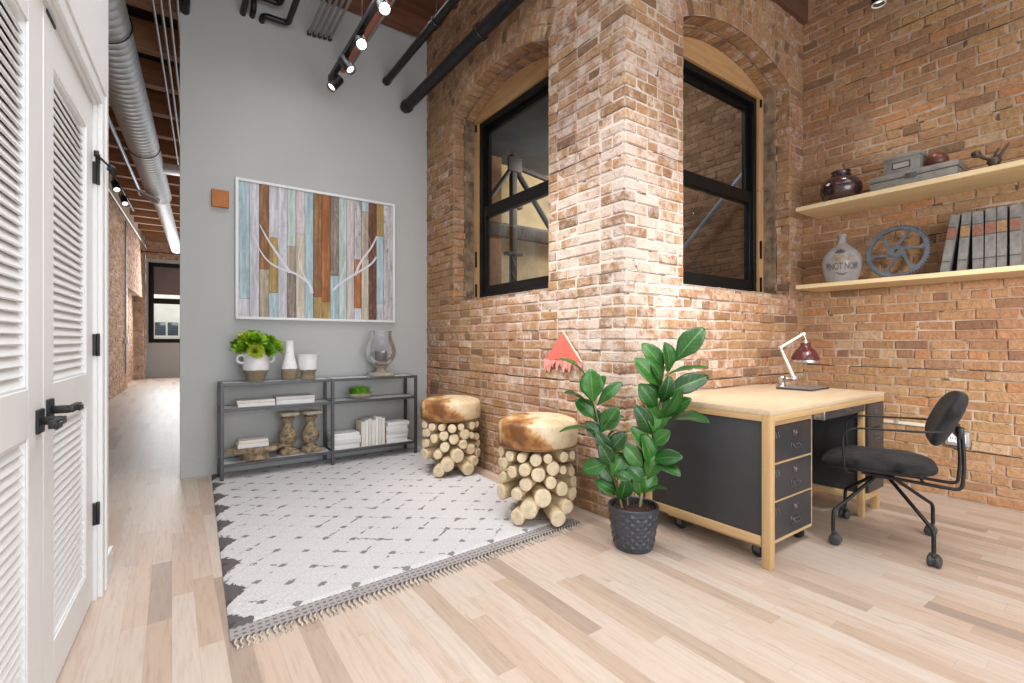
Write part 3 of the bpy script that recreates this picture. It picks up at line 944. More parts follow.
# spiral duct in the hallway
t = thing('spiral_duct', 'large galvanised spiral duct running along the hallway ceiling', 'duct', HW(-.72, 2.2, 3.83), HR)
b_ = NB(); prof = []
yy = 0.0
while yy < 8.6:
    prof += [(.180, yy), (.180, yy + .098), (.1815, yy + .102), (.1815, yy + .108)]
    yy += .112
RY = Matrix.Rotation(-PI / 2, 3, 'X')
lathe(b_, prof, 40, (0, 0, 0), 0, RY); obj('main_duct', b_, M['galv'], t, angle=25)
b_ = NB(); lathe(b_, [(.184, 8.6), (.184, 8.72), (.130, 9.0), (.130, 14.6), (.138, 14.6), (.138, 14.72), (0, 14.72)], 32, (0, 0, 0), 0, RY); obj('narrow_duct', b_, M['galv'], t)
b_ = NB()
Bq = Matrix.Rotation(math.radians(22), 3, 'Y')
box(b_, (-.10, 8.15, -.19), (.34, .34, .03), Bq, .004)
g1 = obj('grille', b_, M['white'], t)
b_ = NB()
for k in range(7): box(b_, (-.105, 8.03 + k * .04, -.208), (.26, .012, .01), Bq, .002)
obj('slat', b_, M['conduit'], g1)
b_ = NB(); box(b_, (.34, 6.9, -.02), (.42, .26, .10), None, .01); obj('side_outlet', b_, M['white'], t)
for y in (3.0, 6.0):
    b_ = NB(); tube(b_, [(.19 * math.cos(k * PI / 14), y, .19 * math.sin(k * PI / 14)) for k in range(28)], .006, 6, close=True); cyl(b_, (0, y, .19), (0, y, .6), .005, 8)
    obj('hanger', b_, M['black'], t)
n4 = ['leftmost of the four thin grey conduits right of the hallway duct', 'second from left of four thin conduits right of the hallway duct', 'third from left of four thin conduits right of the hallway duct', 'rightmost thin conduit right of the hallway duct, by the grey wall']
for k in range(4):
    xh = -.405 + k * .062
    pipe('conduit', [(xh, 2.4, 4.22), (xh, 17.5, 4.22)], .013, M['conduit'], n4[k], 'conduit', 'grey conduits beside the hallway duct', HR)
pipe('conduit', [(-1.13, 4.0, 4.20), (-1.13, 12.6, 4.20)], .026, M['bluesteel'], 'blue grey conduit left of the hallway duct', 'conduit', None, HR)
pipe('copper_pipe', [(-.98, 4.0, 4.22), (-.98, 12.9, 4.22)], .014, M['copper'], 'thin reddish pipe between hallway duct and blue grey conduit', 'pipe', None, HR)
pipe('conduit', [(-1.57, 7.6, 4.06), (-1.57, 18.9, 4.06)], .016, M['white'], 'white conduit along the top of the hallway brick wall', 'conduit', None, HR)
tsw = pipe('conduit', [(-1.57, 14.2, 3.95), (-1.57, 14.2, .4)], .018, M['conduit'], 'vertical conduit on the hallway brick wall with a switch box', 'conduit', None, HR)
b_ = NB(); bx(b_, -.02, .05, -.06, .06, -2.86, -2.70, .008); obj('switch_box', b_, M['white'], tsw)
t = thing('light_track', 'black hallway track light with two dark cans near the duct', 'light track', HW(-1.34, 10.3, 4.0), HR)
b_ = NB(); bx(b_, -.02, .02, -.2, 3.0, 0, .05, .003); obj('rail', b_, M['black'], t)
for y in (.5, 1.5):
    b_ = NB(); cyl(b_, (0, y, 0), (0, y, -.08), .01, 8); cyl(b_, (0, y - .03, -.08), (.04, y - .12, -.22), .055, 16, bev=.005); cn = obj('lamp_can', b_, M['black'], t)
    b_ = NB(); cyl(b_, (.0402, y - .1205, -.2205), (.041, y - .1225, -.2235), .045, 16); obj('lens', b_, M['lampface_dim'], cn)
t = thing('tie_rod', 'thin iron rod across the hallway above the far window', 'rod', HW(-1.59, 17.6, 3.78), HR)
b_ = NB(); cyl(b_, (0, 0, 0), (2.4, 0, 0), .014, 8); obj('rod', b_, M['black'], t)
b_ = NB(); cyl(b_, (0, 0, 0), (.02, 0, 0), .06, 12); obj('wall_plate', b_, M['black'], t)
# ---------------------------------------------------------------- wall art
def px(u): 
    r = (u - 512) / 480.0
    return YG * (.8160 * r + .5780) / (.8160 - .5780 * r)
X0, X1, Z0, Z1 = .455, 1.922, 1.348, 2.598
t = thing('wall_art', 'large white framed art of coloured vertical planks with white bare branches', 'artwork', (X0, YG, Z0))
W, Hh = X1 - X0, Z1 - Z0
b_ = NB(); fw = .024
bx(b_, 0, fw, -.035, 0, 0, Hh, .003); bx(b_, W - fw, W, -.035, 0, 0, Hh, .003)
bx(b_, fw, W - fw, -.035, 0, 0, fw, .003); bx(b_, fw, W - fw, -.035, 0, Hh - fw, Hh, .003)
bx(b_, .01, W - .01, -.006, 0, .01, Hh - .01)
obj('frame', b_, M['white'], t)
def weathered(name, a, b2, dirt):
    m, nt, b = new_mat(name)
    f = nz(nt, coords(nt, 'Object', (14, 9, 1.2)), 2.8, 8, .72)
    rp = ramp(nt, [(.36, [c_ * .82 for c_ in a]), (.5, [c_ * 1.15 for c_ in a]), (.64, [min(1, c_ * 1.3) for c_ in b2])]); L(nt, f, rp.inputs[0])
    g = nz(nt, coords(nt, 'Object', (5, 5, 1.6)), 7, 5, .7)
    r2 = ramp(nt, [(.52, 0), (.66, 1)]); L(nt, g, r2.inputs[0])
    col = mixc(nt, mth(nt, 'MULTIPLY', r2.outputs[0], .75), rp.outputs[0], dirt)
    L(nt, col, b.inputs['Base Color']); b.inputs['Roughness'].default_value = .75
    return m
PL = dict(
    blue=weathered('plank_light_blue', (0.312, 0.421, 0.468), (0.406, 0.507, 0.546), (0.484, 0.530, 0.546)),
    white=weathered('plank_white', (0.468, 0.468, 0.515), (0.546, 0.546, 0.585), (0.406, 0.406, 0.437)),
    brown=weathered('plank_brown', (0.203, 0.094, 0.039), (0.312, 0.164, 0.078), (0.140, 0.078, 0.047)),
    tan=weathered('plank_tan', (0.343, 0.289, 0.226), (0.452, 0.390, 0.320), (0.265, 0.218, 0.172)),
    ochre=weathered('plank_ochre', (0.328, 0.218, 0.078), (0.452, 0.328, 0.140), (0.281, 0.187, 0.078)),
    mint=weathered('plank_mint', (0.390, 0.468, 0.445), (0.484, 0.546, 0.523), (0.515, 0.546, 0.530)),
    gbrown=weathered('plank_grey_brown', (0.187, 0.148, 0.125), (0.281, 0.242, 0.211), (0.390, 0.367, 0.343)),
    cream=weathered('plank_cream', (0.468, 0.421, 0.343), (0.546, 0.507, 0.437), (0.452, 0.359, 0.281)),
    orange=weathered('plank_orange', (0.281, 0.101, 0.035), (0.390, 0.172, 0.062), (0.187, 0.070, 0.031)),
    dark=weathered('plank_dark_brown', (0.109, 0.043, 0.027), (0.172, 0.074, 0.047), (0.234, 0.148, 0.117)),
    pink=weathered('plank_pale_pink', (0.468, 0.413, 0.413), (0.546, 0.499, 0.491), (0.437, 0.374, 0.374)),
    dist=weathered('plank_distressed', (0.429, 0.413, 0.429), (0.530, 0.523, 0.546), (0.172, 0.133, 0.117)))
ks = list(PL)
spec = [(140, 183, [('blue', 560), ('white', 999)]), (183, 221, [('white', 999)]), (221, 258, [('brown', 450), ('tan', 999)]),
        (258, 293, [('white', 330), ('ochre', 540), ('blue', 999)]), (293, 328, [('white', 999)]), (328, 362, [('mint', 365), ('tan', 470), ('gbrown', 999)]),
        (362, 397, [('pink', 320), ('cream', 999)]), (397, 430, [('blue', 999)]), (430, 462, [('brown', 560), ('ochre', 999)]), (462, 495, [('orange', 580), ('ochre', 999)]),
        (495, 528, [('gbrown', 480), ('blue', 999)]), (528, 558, [('mint', 999)]), (558, 587, [('pink', 999)]), (587, 615, [('dist', 420), ('orange', 605), ('white', 999)]),
        (615, 643, [('blue', 240), ('tan', 420), ('cream', 999)]), (643, 673, [('dark', 999)]), (673, 700, [('ochre', 335), ('blue', 590), ('white', 999)]), (700, 735, [('dist', 999)])]
b_ = NB()
def ztop(xz): return 97 + (xz - 132) * 118 / 606.0
def zbot(xz): return 638 + (xz - 132) * 24 / 606.0
xa, xb = px(200 + 140 / 3.796), px(200 + 735 / 3.796)
for (a, e, segs) in spec:
    xs = fw + (px(200 + a / 3.796) - xa) / (xb - xa) * (W - 2 * fw)
    xe = fw + (px(200 + e / 3.796) - xa) / (xb - xa) * (W - 2 * fw)
    mid = (a + e) / 2; prev = Hh - fw
    for (nm, zz) in segs:
        fr = (zz - ztop(mid)) / (zbot(mid) - ztop(mid))
        zl = max(fw, Hh * (1 - fr)) if zz < 900 else fw
        bx(b_, xs + .0015, xe - .0015, -.024 + R(-.002, .002), -.005, zl + .001, prev - .001, .0015, 1, ks.index(nm))
        prev = zl
obj('plank_panel', b_, [PL[k] for k in ks], t)
# painted branches: flat tapered white strokes lying on the planks
M['branch'] = mat('branch_white', (.66, .66, .71), .6, 0, .05, 10)
M['branch_grey'] = mat('branch_grey', (.50, .50, .54), .6, 0, .05, 10)
def P2(xz, yz):
    x = fw + (px(200 + xz / 3.796) - xa) / (xb - xa) * (W - 2 * fw)
    fr = (yz - ztop(xz)) / (zbot(xz) - ztop(xz))
    return Vector((x, 0, Hh * (1 - fr)))
def stroke(bm, pts, w0, w1, d):
    q = [P2(*p) for p in pts]
    n = len(q); Lr = []
    q2 = []
    for i in range(n - 1):
        for k in range(4):
            tt = k / 4
            p0 = q[max(i - 1, 0)]; p1 = q[i]; p2 = q[i + 1]; p3 = q[min(i + 2, n - 1)]
            q2.append(.5 * ((2 * p1) + (p2 - p0) * tt + (2 * p0 - 5 * p1 + 4 * p2 - p3) * tt ** 2 + (3 * p1 - p0 - 3 * p2 + p3) * tt ** 3))
    q2.append(q[-1])
    for i, p in enumerate(q2):
        a = q2[max(i - 1, 0)]; c_ = q2[min(i + 1, len(q2) - 1)]
        tg = (c_ - a).normalized(); nn = Vector((-tg.z, 0, tg.x))
        w = (w0 + (w1 - w0) * i / (len(q2) - 1)) / 2
        Lr.append((bm.verts.new(p + nn * w + Vector((0, d, 0))), bm.verts.new(p - nn * w + Vector((0, d, 0)))))
    for i in range(len(Lr) - 1):
        bm.faces.new((Lr[i][0], Lr[i + 1][0], Lr[i + 1][1], Lr[i][1]))
b_ = NB()
stroke(b_, [(425, 545), (410, 505), (360, 470), (300, 448), (255, 420), (222, 375), (205, 330)], 0.0288, 0.0064, -.0275)
stroke(b_, [(340, 465), (295, 400), (255, 340), (222, 280)], 0.0288, 0.0080, -.0272)
stroke(b_, [(410, 505), (385, 460), (372, 410), (380, 370)], 0.0158, 0.0040, -.0277)
stroke(b_, [(505, 535), (540, 505), (600, 470), (650, 440), (672, 412)], 0.0216, 0.0176, -.0275)
stroke(b_, [(590, 480), (612, 430), (650, 380), (674, 335)], 0.0245, 0.0144, -.0272)
stroke(b_, [(530, 510), (545, 460), (552, 420)], 0.0130, 0.0032, -.0277)
obj('painted_branches', b_, M['branch'], t, smooth=False)
b_ = NB()
stroke(b_, [(290, 340), (330, 318), (380, 300), (405, 280)], 0.0086, 0.0024, -.0268)
stroke(b_, [(262, 320), (290, 295), (330, 270), (360, 245)], 0.0072, 0.0024, -.0268)
stroke(b_, [(255, 345), (265, 310), (272, 262)], 0.0072, 0.0024, -.0268)
stroke(b_, [(560, 350), (545, 325), (530, 315)], 0.0058, 0.0024, -.0268)
stroke(b_, [(620, 300), (640, 330), (652, 375)], 0.0058, 0.0024, -.0268)
stroke(b_, [(575, 390), (590, 420), (596, 470)], 0.0058, 0.0024, -.0268)
obj('painted_twigs', b_, M['branch_grey'], t, smooth=False)

M['leather'] = mat('orange_plate', (.42, .14, .03), .5, 0, .1, 8)
t = thing('wall_plate', 'small square orange brown plate on grey wall left of the plank art', 'plate', (.342, YG, 2.39))
b_ = NB(); bx(b_, -.066, .066, -.030, -.002, -.076, .076, .008, 3); obj('cover', b_, M['leather'], t)
b_ = NB(); bx(b_, -.05, .05, -.004, 0, -.06, .06); obj('back_box', b_, M['leather'], t)

# ---------------------------------------------------------------- rug
RUG = [Vector((.182, 2.115)), Vector((2.105, 2.235)), Vector((2.215, 4.85)), Vector((.275, 4.84))]
def rugp(s, v): return (RUG[0] * (1 - s) + RUG[1] * s) * (1 - v) + (RUG[3] * (1 - s) + RUG[2] * s) * v
def rug_mat():
    m, nt, b = new_mat('rug_pile')
    uv = N(nt, 'ShaderNodeUVMap'); uv.uv_map = 'plan'
    sp = N(nt, 'ShaderNodeSeparateXYZ'); L(nt, uv.outputs[0], sp.inputs[0])
    x, y = sp.outputs[0], sp.outputs[1]
    v = uv.outputs[0]
    wob = mth(nt, 'MULTIPLY', mth(nt, 'SUBTRACT', nz(nt, v, 9, 3), .5), .07)
    px_, py_ = .255, .205
    xs = mth(nt, 'ADD', mth(nt, 'DIVIDE', x, px_), wob); ys = mth(nt, 'ADD', mth(nt, 'DIVIDE', y, py_), wob)
    a = mth(nt, 'ADD', xs, ys); c_ = mth(nt, 'SUBTRACT', xs, ys)
    def line(q, w):
        f = mth(nt, 'ABSOLUTE', mth(nt, 'SUBTRACT', mth(nt, 'FRACT', q), .5))
        return mth(nt, 'LESS_THAN', f, w)
    la, lc = line(a, .042), line(c_, .042)
    n1 = nz(nt, v, 13, 3, .6)
    on = mth(nt, 'GREATER_THAN', n1, .555)
    n2 = nz(nt, v, 4.2, 2, .5)
    on2 = mth(nt, 'GREATER_THAN', n2, .5)
    ln = mth(nt, 'MULTIPLY', mth(nt, 'MAXIMUM', mth(nt, 'MULTIPLY', la, on2), mth(nt, 'MULTIPLY', lc, mth(nt, 'SUBTRACT', 1.0, on2))), on)
    dots = mth(nt, 'MULTIPLY', line(a, .10), line(c_, .10))
    dk = mth(nt, 'MAXIMUM', ln, mth(nt, 'MULTIPLY', dots, mth(nt, 'GREATER_THAN', n1, .40)))
    faint = mth(nt, 'MAXIMUM', la, lc)
    # dark saw-tooth border down the left side
    ragg = mth(nt, 'MULTIPLY', mth(nt, 'SUBTRACT', nz(nt, v, 30, 3, .7), .5), .10)
    tri = mth(nt, 'ABSOLUTE', mth(nt, 'SUBTRACT', mth(nt, 'FRACT', mth(nt, 'ADD', mth(nt, 'DIVIDE', y, .31), mth(nt, 'MULTIPLY', nz(nt, v, 2.5, 1), .5))), .5))
    bw = mth(nt, 'SUBTRACT', .088, mth(nt, 'MULTIPLY', tri, .24))
    bd = mth(nt, 'LESS_THAN', mth(nt, 'ADD', x, ragg), bw)
    # flat-woven striped end
    fl = mth(nt, 'LESS_THAN', y, .085)
    stp = mth(nt, 'GREATER_THAN', mth(nt, 'FRACT', mth(nt, 'DIVIDE', y, .030)), .62)
    dash = mth(nt, 'GREATER_THAN', mth(nt, 'FRACT', mth(nt, 'DIVIDE', x, .028)), .45)
    pile = ramp(nt, [(.25, (.46, .445, .45)), (.6, (.63, .62, .625)), (.8, (.72, .715, .72))]); L(nt, nz(nt, v, 95, 3, .7), pile.inputs[0])
    col = mixc(nt, mth(nt, 'MULTIPLY', faint, .15), pile.outputs[0], (.45, .42, .41))
    col = mixc(nt, mth(nt, 'MULTIPLY', dk, .75), col, (.10, .09, .09))
    col = mixc(nt, mth(nt, 'MULTIPLY', bd, .9), col, (.075, .06, .062))
    col = mixc(nt, fl, col, mixc(nt, mth(nt, 'MULTIPLY', mth(nt, 'MULTIPLY', stp, dash), .75), (.36, .33, .325), (.09, .08, .08)))
    L(nt, col, b.inputs['Base Color'])
    b.inputs['Roughness'].default_value = .95
    b.inputs['Specular IOR Level'].default_value = .1
    bump(nt, b, nz(nt, v, 120, 3, .7), .6, .008)
    return m
M['rug'] = rug_mat()
t = thing('rug', 'off white shaggy rug with broken dark diamond lines and a fringed end', 'rug', (0, 0, 0))
b_ = NB()
NXr, NYr = 150, 190
wd, ht = 1.90, 2.64
grid = []
uvs = {}
for j in range(NYr + 1):
    row = []
    for i in range(NXr + 1):
        s, v = i / NXr, j / NYr
        p = rugp(s, v)
        edge = min(s * wd, (1 - s) * wd, v * ht, (1 - v) * ht)
        z = .005 + .011 * min(1, edge / .02)
        if v * ht < .085: z = .007
        else: z += noise.noise(Vector((p.x * 45, p.y * 45, 0))) * .0035 + noise.noise(Vector((p.x * 130, p.y * 130, 3))) * .003
        vv = b_.verts.new((p.x + R(-.001, .001), p.y + R(-.001, .001), z))
        uvs[vv] = (s * wd, v * ht); row.append(vv)
    grid.append(row)
uvl = b_.loops.layers.uv.new('plan')
for j in range(NYr):
    for i in range(NXr):
        f = b_.faces.new((grid[j][i], grid[j][i + 1], grid[j + 1][i + 1], grid[j + 1][i]))
        for lp in f.loops: lp[uvl].uv = uvs[lp.vert]
obj('pile', b_, M['rug'], t)
b_ = NB()
for a, e in (((0, 0), (1, 0)), ((1, 0), (1, 1)), ((1, 1), (0, 1)), ((0, 1), (0, 0))):
    p, q = rugp(*a), rugp(*e)
    quad(b_, (p.x, p.y, .0005), (q.x, q.y, .0005), (q.x, q.y, .006), (p.x, p.y, .006))
obj('edge_binding', b_, mat('rug_binding', (.30, .27, .26), .9), t)
M['tassel'] = mat('tassel_yarn', (.50, .44, .38), .95, 0, .35, 30, .3)
M['tassel_dark'] = mat('tassel_knot', (.13, .11, .105), .95, 0, .3, 30)
b_ = NB()
nt_ = 84
for k in range(nt_):
    s = (k + .5) / nt_
    p = rugp(s, 0); d = (rugp(s, 0) - rugp(s, 1)).normalized()
    sd = Vector((-d.y, d.x))
    tw = R(-.010, .010)
    pts = []
    for q, (f, z) in enumerate(((-.006, .007), (.012, .010), (.032, .007), (.052, .0055), (.072, .004))):
        o = p + d * f + sd * (tw * f * 14 + (.004 if q % 2 else -.003))
        pts.append((o.x, o.y, z))
    tube(b_, pts, [.0035, .0058, .0042, .0048, .0022], 6, mi=0)
    o = p + d * .012
    tube(b_, [(o.x - d.x * .005, o.y - d.y * .005, .009), (o.x + d.x * .006, o.y + d.y * .006, .009)], .0068, 6, mi=1)
obj('fringe', b_, [M['tassel'], M['tassel_dark']], t)

# ---------------------------------------------------------------- console table (steel frame, glass shelves)
M['gun'] = mat('gunmetal_frame', (.085, .087, .093), .42, .55, .12, 10, .04)
M['shelf_glass'] = thin_glass('shelf_glass', (.86, .90, .92), 1.8, .04, .48)  # milky white stands in for the pale reflection on the glass
CX0, CX1, CXm, CYF, CYB, CZ = .318, 2.035, 1.19, 4.535, 4.825, .808
t = thing('console_table', 'long low grey steel console table with glass shelves against grey wall', 'console table', (CX0, CYF, .0))
cw, cd, cm = CX1 - CX0, CYB - CYF, CXm - CX0
PT = .027
FZ = .017
for (x0, y0_) in ((0, 0), (cm, 0), (cw - PT, 0), (0, cd - PT), (cm - .0, cd - PT), (cw - PT, cd - PT)):
    b_ = NB(); bx(b_, x0, x0 + PT, y0_, y0_ + PT, FZ, CZ, .0025, 1); obj('leg', b_, M['gun'], t)
LV = (.145, .600, CZ)
for z in LV:
    b_ = NB()
    for (y0_) in (0, cd - PT): bx(b_, PT * .5, cw - PT * .5, y0_ + .001, y0_ + PT - .001, z - .026, z - .001, .002, 1)
    for x0 in (0, cm, cw - PT): bx(b_, x0 + .001, x0 + PT - .001, PT * .5, cd - PT * .5, z - .026, z - .001, .002, 1)
    obj('shelf_frame', b_, M['gun'], t)
    for x0, x1 in ((PT, cm), (cm + PT, cw - PT)):
        b_ = NB(); bx(b_, x0 + .001, x1 - .001, PT + .001, cd - PT - .001, z - .012, z - .003, .001, 1)
        obj('glass_shelf', b_, M['shelf_glass'], t)
SH = [z - .002 for z in LV]
def cxy(u, yoff):          # a spot on the console: photo column and depth behind its front edge
    y = CYF + yoff; r = (u - 512) / 480.0
    return Vector((y * (.8160 * r + .5780) / (.8160 - .5780 * r), y))

# two-tone glazed pots
def glaze(name, zc, amp=.008):
    m, nt, b = new_mat(name)
    v = coords(nt); sp = N(nt, 'ShaderNodeSeparateXYZ'); L(nt, v, sp.inputs[0])
    zz = mth(nt, 'ADD', sp.outputs[2], mth(nt, 'MULTIPLY', mth(nt, 'SUBTRACT', nz(nt, v, 25, 3), .5), amp * 2))
    up = mth(nt, 'GREATER_THAN', zz, zc)
    w = ramp(nt, [(.3, (.74, .74, .76)), (.7, (.84, .84, .86))]); L(nt, nz(nt, v, 20), w.inputs[0])
    ch = ramp(nt, [(.70, 0), (.72, 1)]); L(nt, nz(nt, v, 38, 2), ch.inputs[0])
    wc = mixc(nt, mth(nt, 'MULTIPLY', ch.outputs[0], .6), w.outputs[0], (.30, .27, .24))
    br = ramp(nt, [(.3, (.19, .145, .09)), (.7, (.28, .225, .15))]); L(nt, nz(nt, coords(nt, 'Object', (4, 4, 60)), 3), br.inputs[0])
    L(nt, mixc(nt, up, br.outputs[0], wc), b.inputs['Base Color'])
    L(nt, mth(nt, 'SUBTRACT', .8, mth(nt, 'MULTIPLY', up, .5)), b.inputs['Roughness'])
    return m
def bent_leaf(bm, base, dirv, up, ln, wd_, curl=.3, mi=0, n=5, tipw=.15, cup=.15):
    d = Vector(dirv).normalized(); u_ = Vector(up); u_ = (u_ - d * u_.dot(d)).normalized(); s_ = d.cross(u_)
    rows = []
    for i in range(n + 1):
        q = i / n
        w = wd_ * .5 * (math.sin(PI * min(1, q * .9 + .08)) ** .7) if q < 1 else wd_ * tipw * .3
        c_ = Vector(base) + d * (ln * q) + u_ * (curl * ln * q * q)
        rows.append([bm.verts.new(c_ - s_ * w + u_ * cup * w), bm.verts.new(c_), bm.verts.new(c_ + s_ * w + u_ * cup * w)])
    for i in range(n):
        for k in range(2):
            f = bm.faces.new((rows[i][k], rows[i][k + 1], rows[i + 1][k + 1], rows[i + 1][k])); f.material_index = mi
def rosette(bm, c, rad, axis, rings=((14, 80, 1.0), (11, 58, .85), (9, 35, .66), (6, 14, .45)), w=.62):
    A = Vector(axis).normalized(); q = A.to_track_quat('Z', 'Y').to_matrix()
    for (n, ang, sc_) in rings:
        for k in range(n):
            a = 2 * PI * (k + R(-.2, .2)) / n; th = math.radians(ang + R(-10, 10))
            d = q @ Vector((math.sin(th) * math.cos(a), math.sin(th) * math.sin(a), math.cos(th)))
            bent_leaf(bm, Vector(c), d, A, rad * sc_ * R(.85, 1.1), rad * w * R(.8, 1.1), R(.05, .35), 0, 4, .6, .35)
def succ(name, a, b2):
    m = mat(name, a, .5, 0, .35, 14, .1); return m
M['succ'] = mat('succulent_green', (.22, .42, .018), .45, 0, .45, 22, .1)
M['succ_y'] = mat('succulent_lime', (.42, .52, .03), .45, 0, .3, 22, .1)
M['succ_d'] = mat('succulent_deep', (.12, .30, .012), .45, 0, .4, 22, .1)

p = cxy(256, .14)
t = thing('potted_succulent', 'two handled white and brown urn with bright green leafy succulents', 'potted plant', (p.x, p.y, SH[2]), .25)
b_ = NB()
S = 1.0
prof = [(0, 0), (.062, 0), (.066, .006), (.078, .045), (.098, .095), (.104, .125), (.105, .165), (.098, .20), (.094, .225), (.098, .240), (.103, .246), (.099, .249), (.092, .245), (.087, .225), (.087, .20), (0, .19)]
lathe(b_, prof, 40); obj('pot', b_, glaze('urn_glaze', .098), t)
M['urnwhite'] = mat('urn_white', (.80, .80, .82), .3, 0, .05, 10)
for s in (-1, 1):
    b_ = NB(); tube(b_, [(s * (.118 + .034 * math.cos(a)), 0, .196 + .034 * math.sin(a)) for a in [k * 2 * PI / 18 for k in range(18)]], .0105, 10, close=True); obj('handle', b_, M['urnwhite'], t)
for (x, y, z, rr, mm, ax) in ((-.098, -.02, .315, .095, 'succ', (-.7, -.4, .8)), (-.03, -.05, .370, .110, 'succ', (-.1, -.6, .9)), (.0, .05, .395, .105, 'succ_d', (0, .1, 1)), (.125, -.03, .325, .108, 'succ', (.7, -.5, .7)),
                              (-.045, -.085, .290, .075, 'succ_y', (-.1, -1, .3)), (-.105, .06, .345, .09, 'succ_d', (-.7, .5, .7)), (.07, .055, .36, .10, 'succ_d', (.4, .5, .8)), (.055, -.075, .300, .08, 'succ_d', (.3, -.9, .4)), (-.08, .0, .39, .09, 'succ_y', (-.3, -.2, 1))):
    b_ = NB(); rosette(b_, (x, y, z - .03), rr, ax)
    obj('rosette', b_, M[mm], t)
b_ = NB(); lathe(b_, [(0, .26), (.06, .262), (.089, .235)], 20)
for (x, y, z) in ((-.08, -.01, .29), (.10, -.02, .29), (0, 0, .33)): tube(b_, [(x * .3, y * .3, .22), (x * .7, y * .7, .26), (x, y, z)], .012, 8)
obj('stems', b_, M['succ_d'], t)

p = cxy(289.5, .13)
t = thing('vase', 'tall slim white and brown ceramic bottle vase on console', 'vase', (p.x, p.y, SH[2]))
b_ = NB(); lathe(b_, [(0, 0), (.056, 0), (.060, .006), (.066, .05), (.068, .085), (.064, .12), (.050, .175), (.040, .225), (.036, .28), (.037, .335), (.042, .350), (.039, .352), (.033, .345), (.030, .28), (.03, .2), (0, .19)], 36)
obj('body', b_, glaze('vase_glaze', .10), t)
p = cxy(308.0, .11)
t = thing('goblet_pot', 'short wide white and brown ceramic pot beside the slim bottle vase', 'pot', (p.x, p.y, SH[2]))
b_ = NB(); lathe(b_, [(0, 0), (.064, 0), (.068, .006), (.062, .03), (.058, .045), (.062, .065), (.076, .085), (.080, .11), (.083, .17), (.086, .215), (.089, .222), (.084, .224), (.079, .215), (.077, .11), (0, .10)], 36)
obj('body', b_, glaze('goblet_glaze', .088), t)

# hurricane lamp with its candle
p = cxy(381, .15)
M['stonewood'] = mat('washed_wood', (.38, .32, .26), .7, 0, .2, 12, .1)
M['hglass'] = thin_glass('hurricane_glass', (.96, .968, .985), .8, .0, .045)
t = thing('hurricane_lamp', 'bulbous clear glass hurricane on a round washed wood foot', 'candle holder', (p.x, p.y, SH[2]))
b_ = NB(); lathe(b_, [(0, 0), (.128, 0), (.134, .008), (.132, .026), (.110, .034), (.060, .042), (.046, .060), (.046, .078), (.062, .092), (.078, .100), (.078, .106), (0, .106)], 40); obj('base', b_, M['stonewood'], t)
b_ = NB(); lathe(b_, [(.066, .107), (.092, .122), (.130, .165), (.149, .210), (.151, .245), (.142, .290), (.122, .345), (.106, .390), (.103, .420), (.110, .445), (.113, .449), (.109, .443), (.1005, .42), (.1035, .39), (.119, .345), (.139, .29), (.148, .245), (.146, .210), (.127, .167), (.09, .1245), (.066, .110)], 44); obj('glass_shade', b_, M['hglass'], t)
t = thing('candle', 'dark brown pillar candle inside the glass hurricane', 'candle', (p.x, p.y, SH[2] + .1065))
M['candle'] = mat('brown_wax', (.085, .06, .045), .35, 0, .2, 8)
b_ = NB(); lathe(b_, [(0, 0), (.060, 0), (.062, .003), (.062, .142), (.057, .147), (.03, .143), (0, .142)], 32); obj('wax', b_, M['candle'], t)
b_ = NB(); tube(b_, [(0, 0, .14), (.002, 0, .15), (.005, 0, .158)], .0016, 6); obj('wick', b_, M['black'], t)

# little bowl of grass-like succulents
p = cxy(360, .13)
t = thing('bowl_planter', 'shallow stone bowl of spiky green grass on the middle shelf', 'potted plant', (p.x, p.y, SH[1]))
b_ = NB(); lathe(b_, [(0, .0), (.05, 0), (.058, .006), (.095, .022), (.118, .046), (.121, .052), (.115, .052), (.09, .034), (0, .030)], 36); obj('bowl', b_, mat('bowl_stone', (.46, .40, .30), .8, 0, .2, 20, .2), t)
M['grass'] = mat('spiky_green', (.14, .36, .015), .5, 0, .4, 30)
b_ = NB()
for k in range(190):
    a = R(0, 2 * PI); q = math.sqrt(R(0, 1)) * .078
    c_ = Vector((math.cos(a) * q, math.sin(a) * q, .033))
    d = Vector((math.cos(a) * q * 5.5 + R(-.2, .2), math.sin(a) * q * 5.5 + R(-.2, .2), 1))
    bent_leaf(b_, c_, d, Vector((-math.cos(a), -math.sin(a), .2)), R(.06, .105) * (1.1 - q * 3), .014, -.1, 0, 3, .1, .3)
g_ = obj('foliage', b_, M['grass'], t); g_['kind'] = 'stuff'

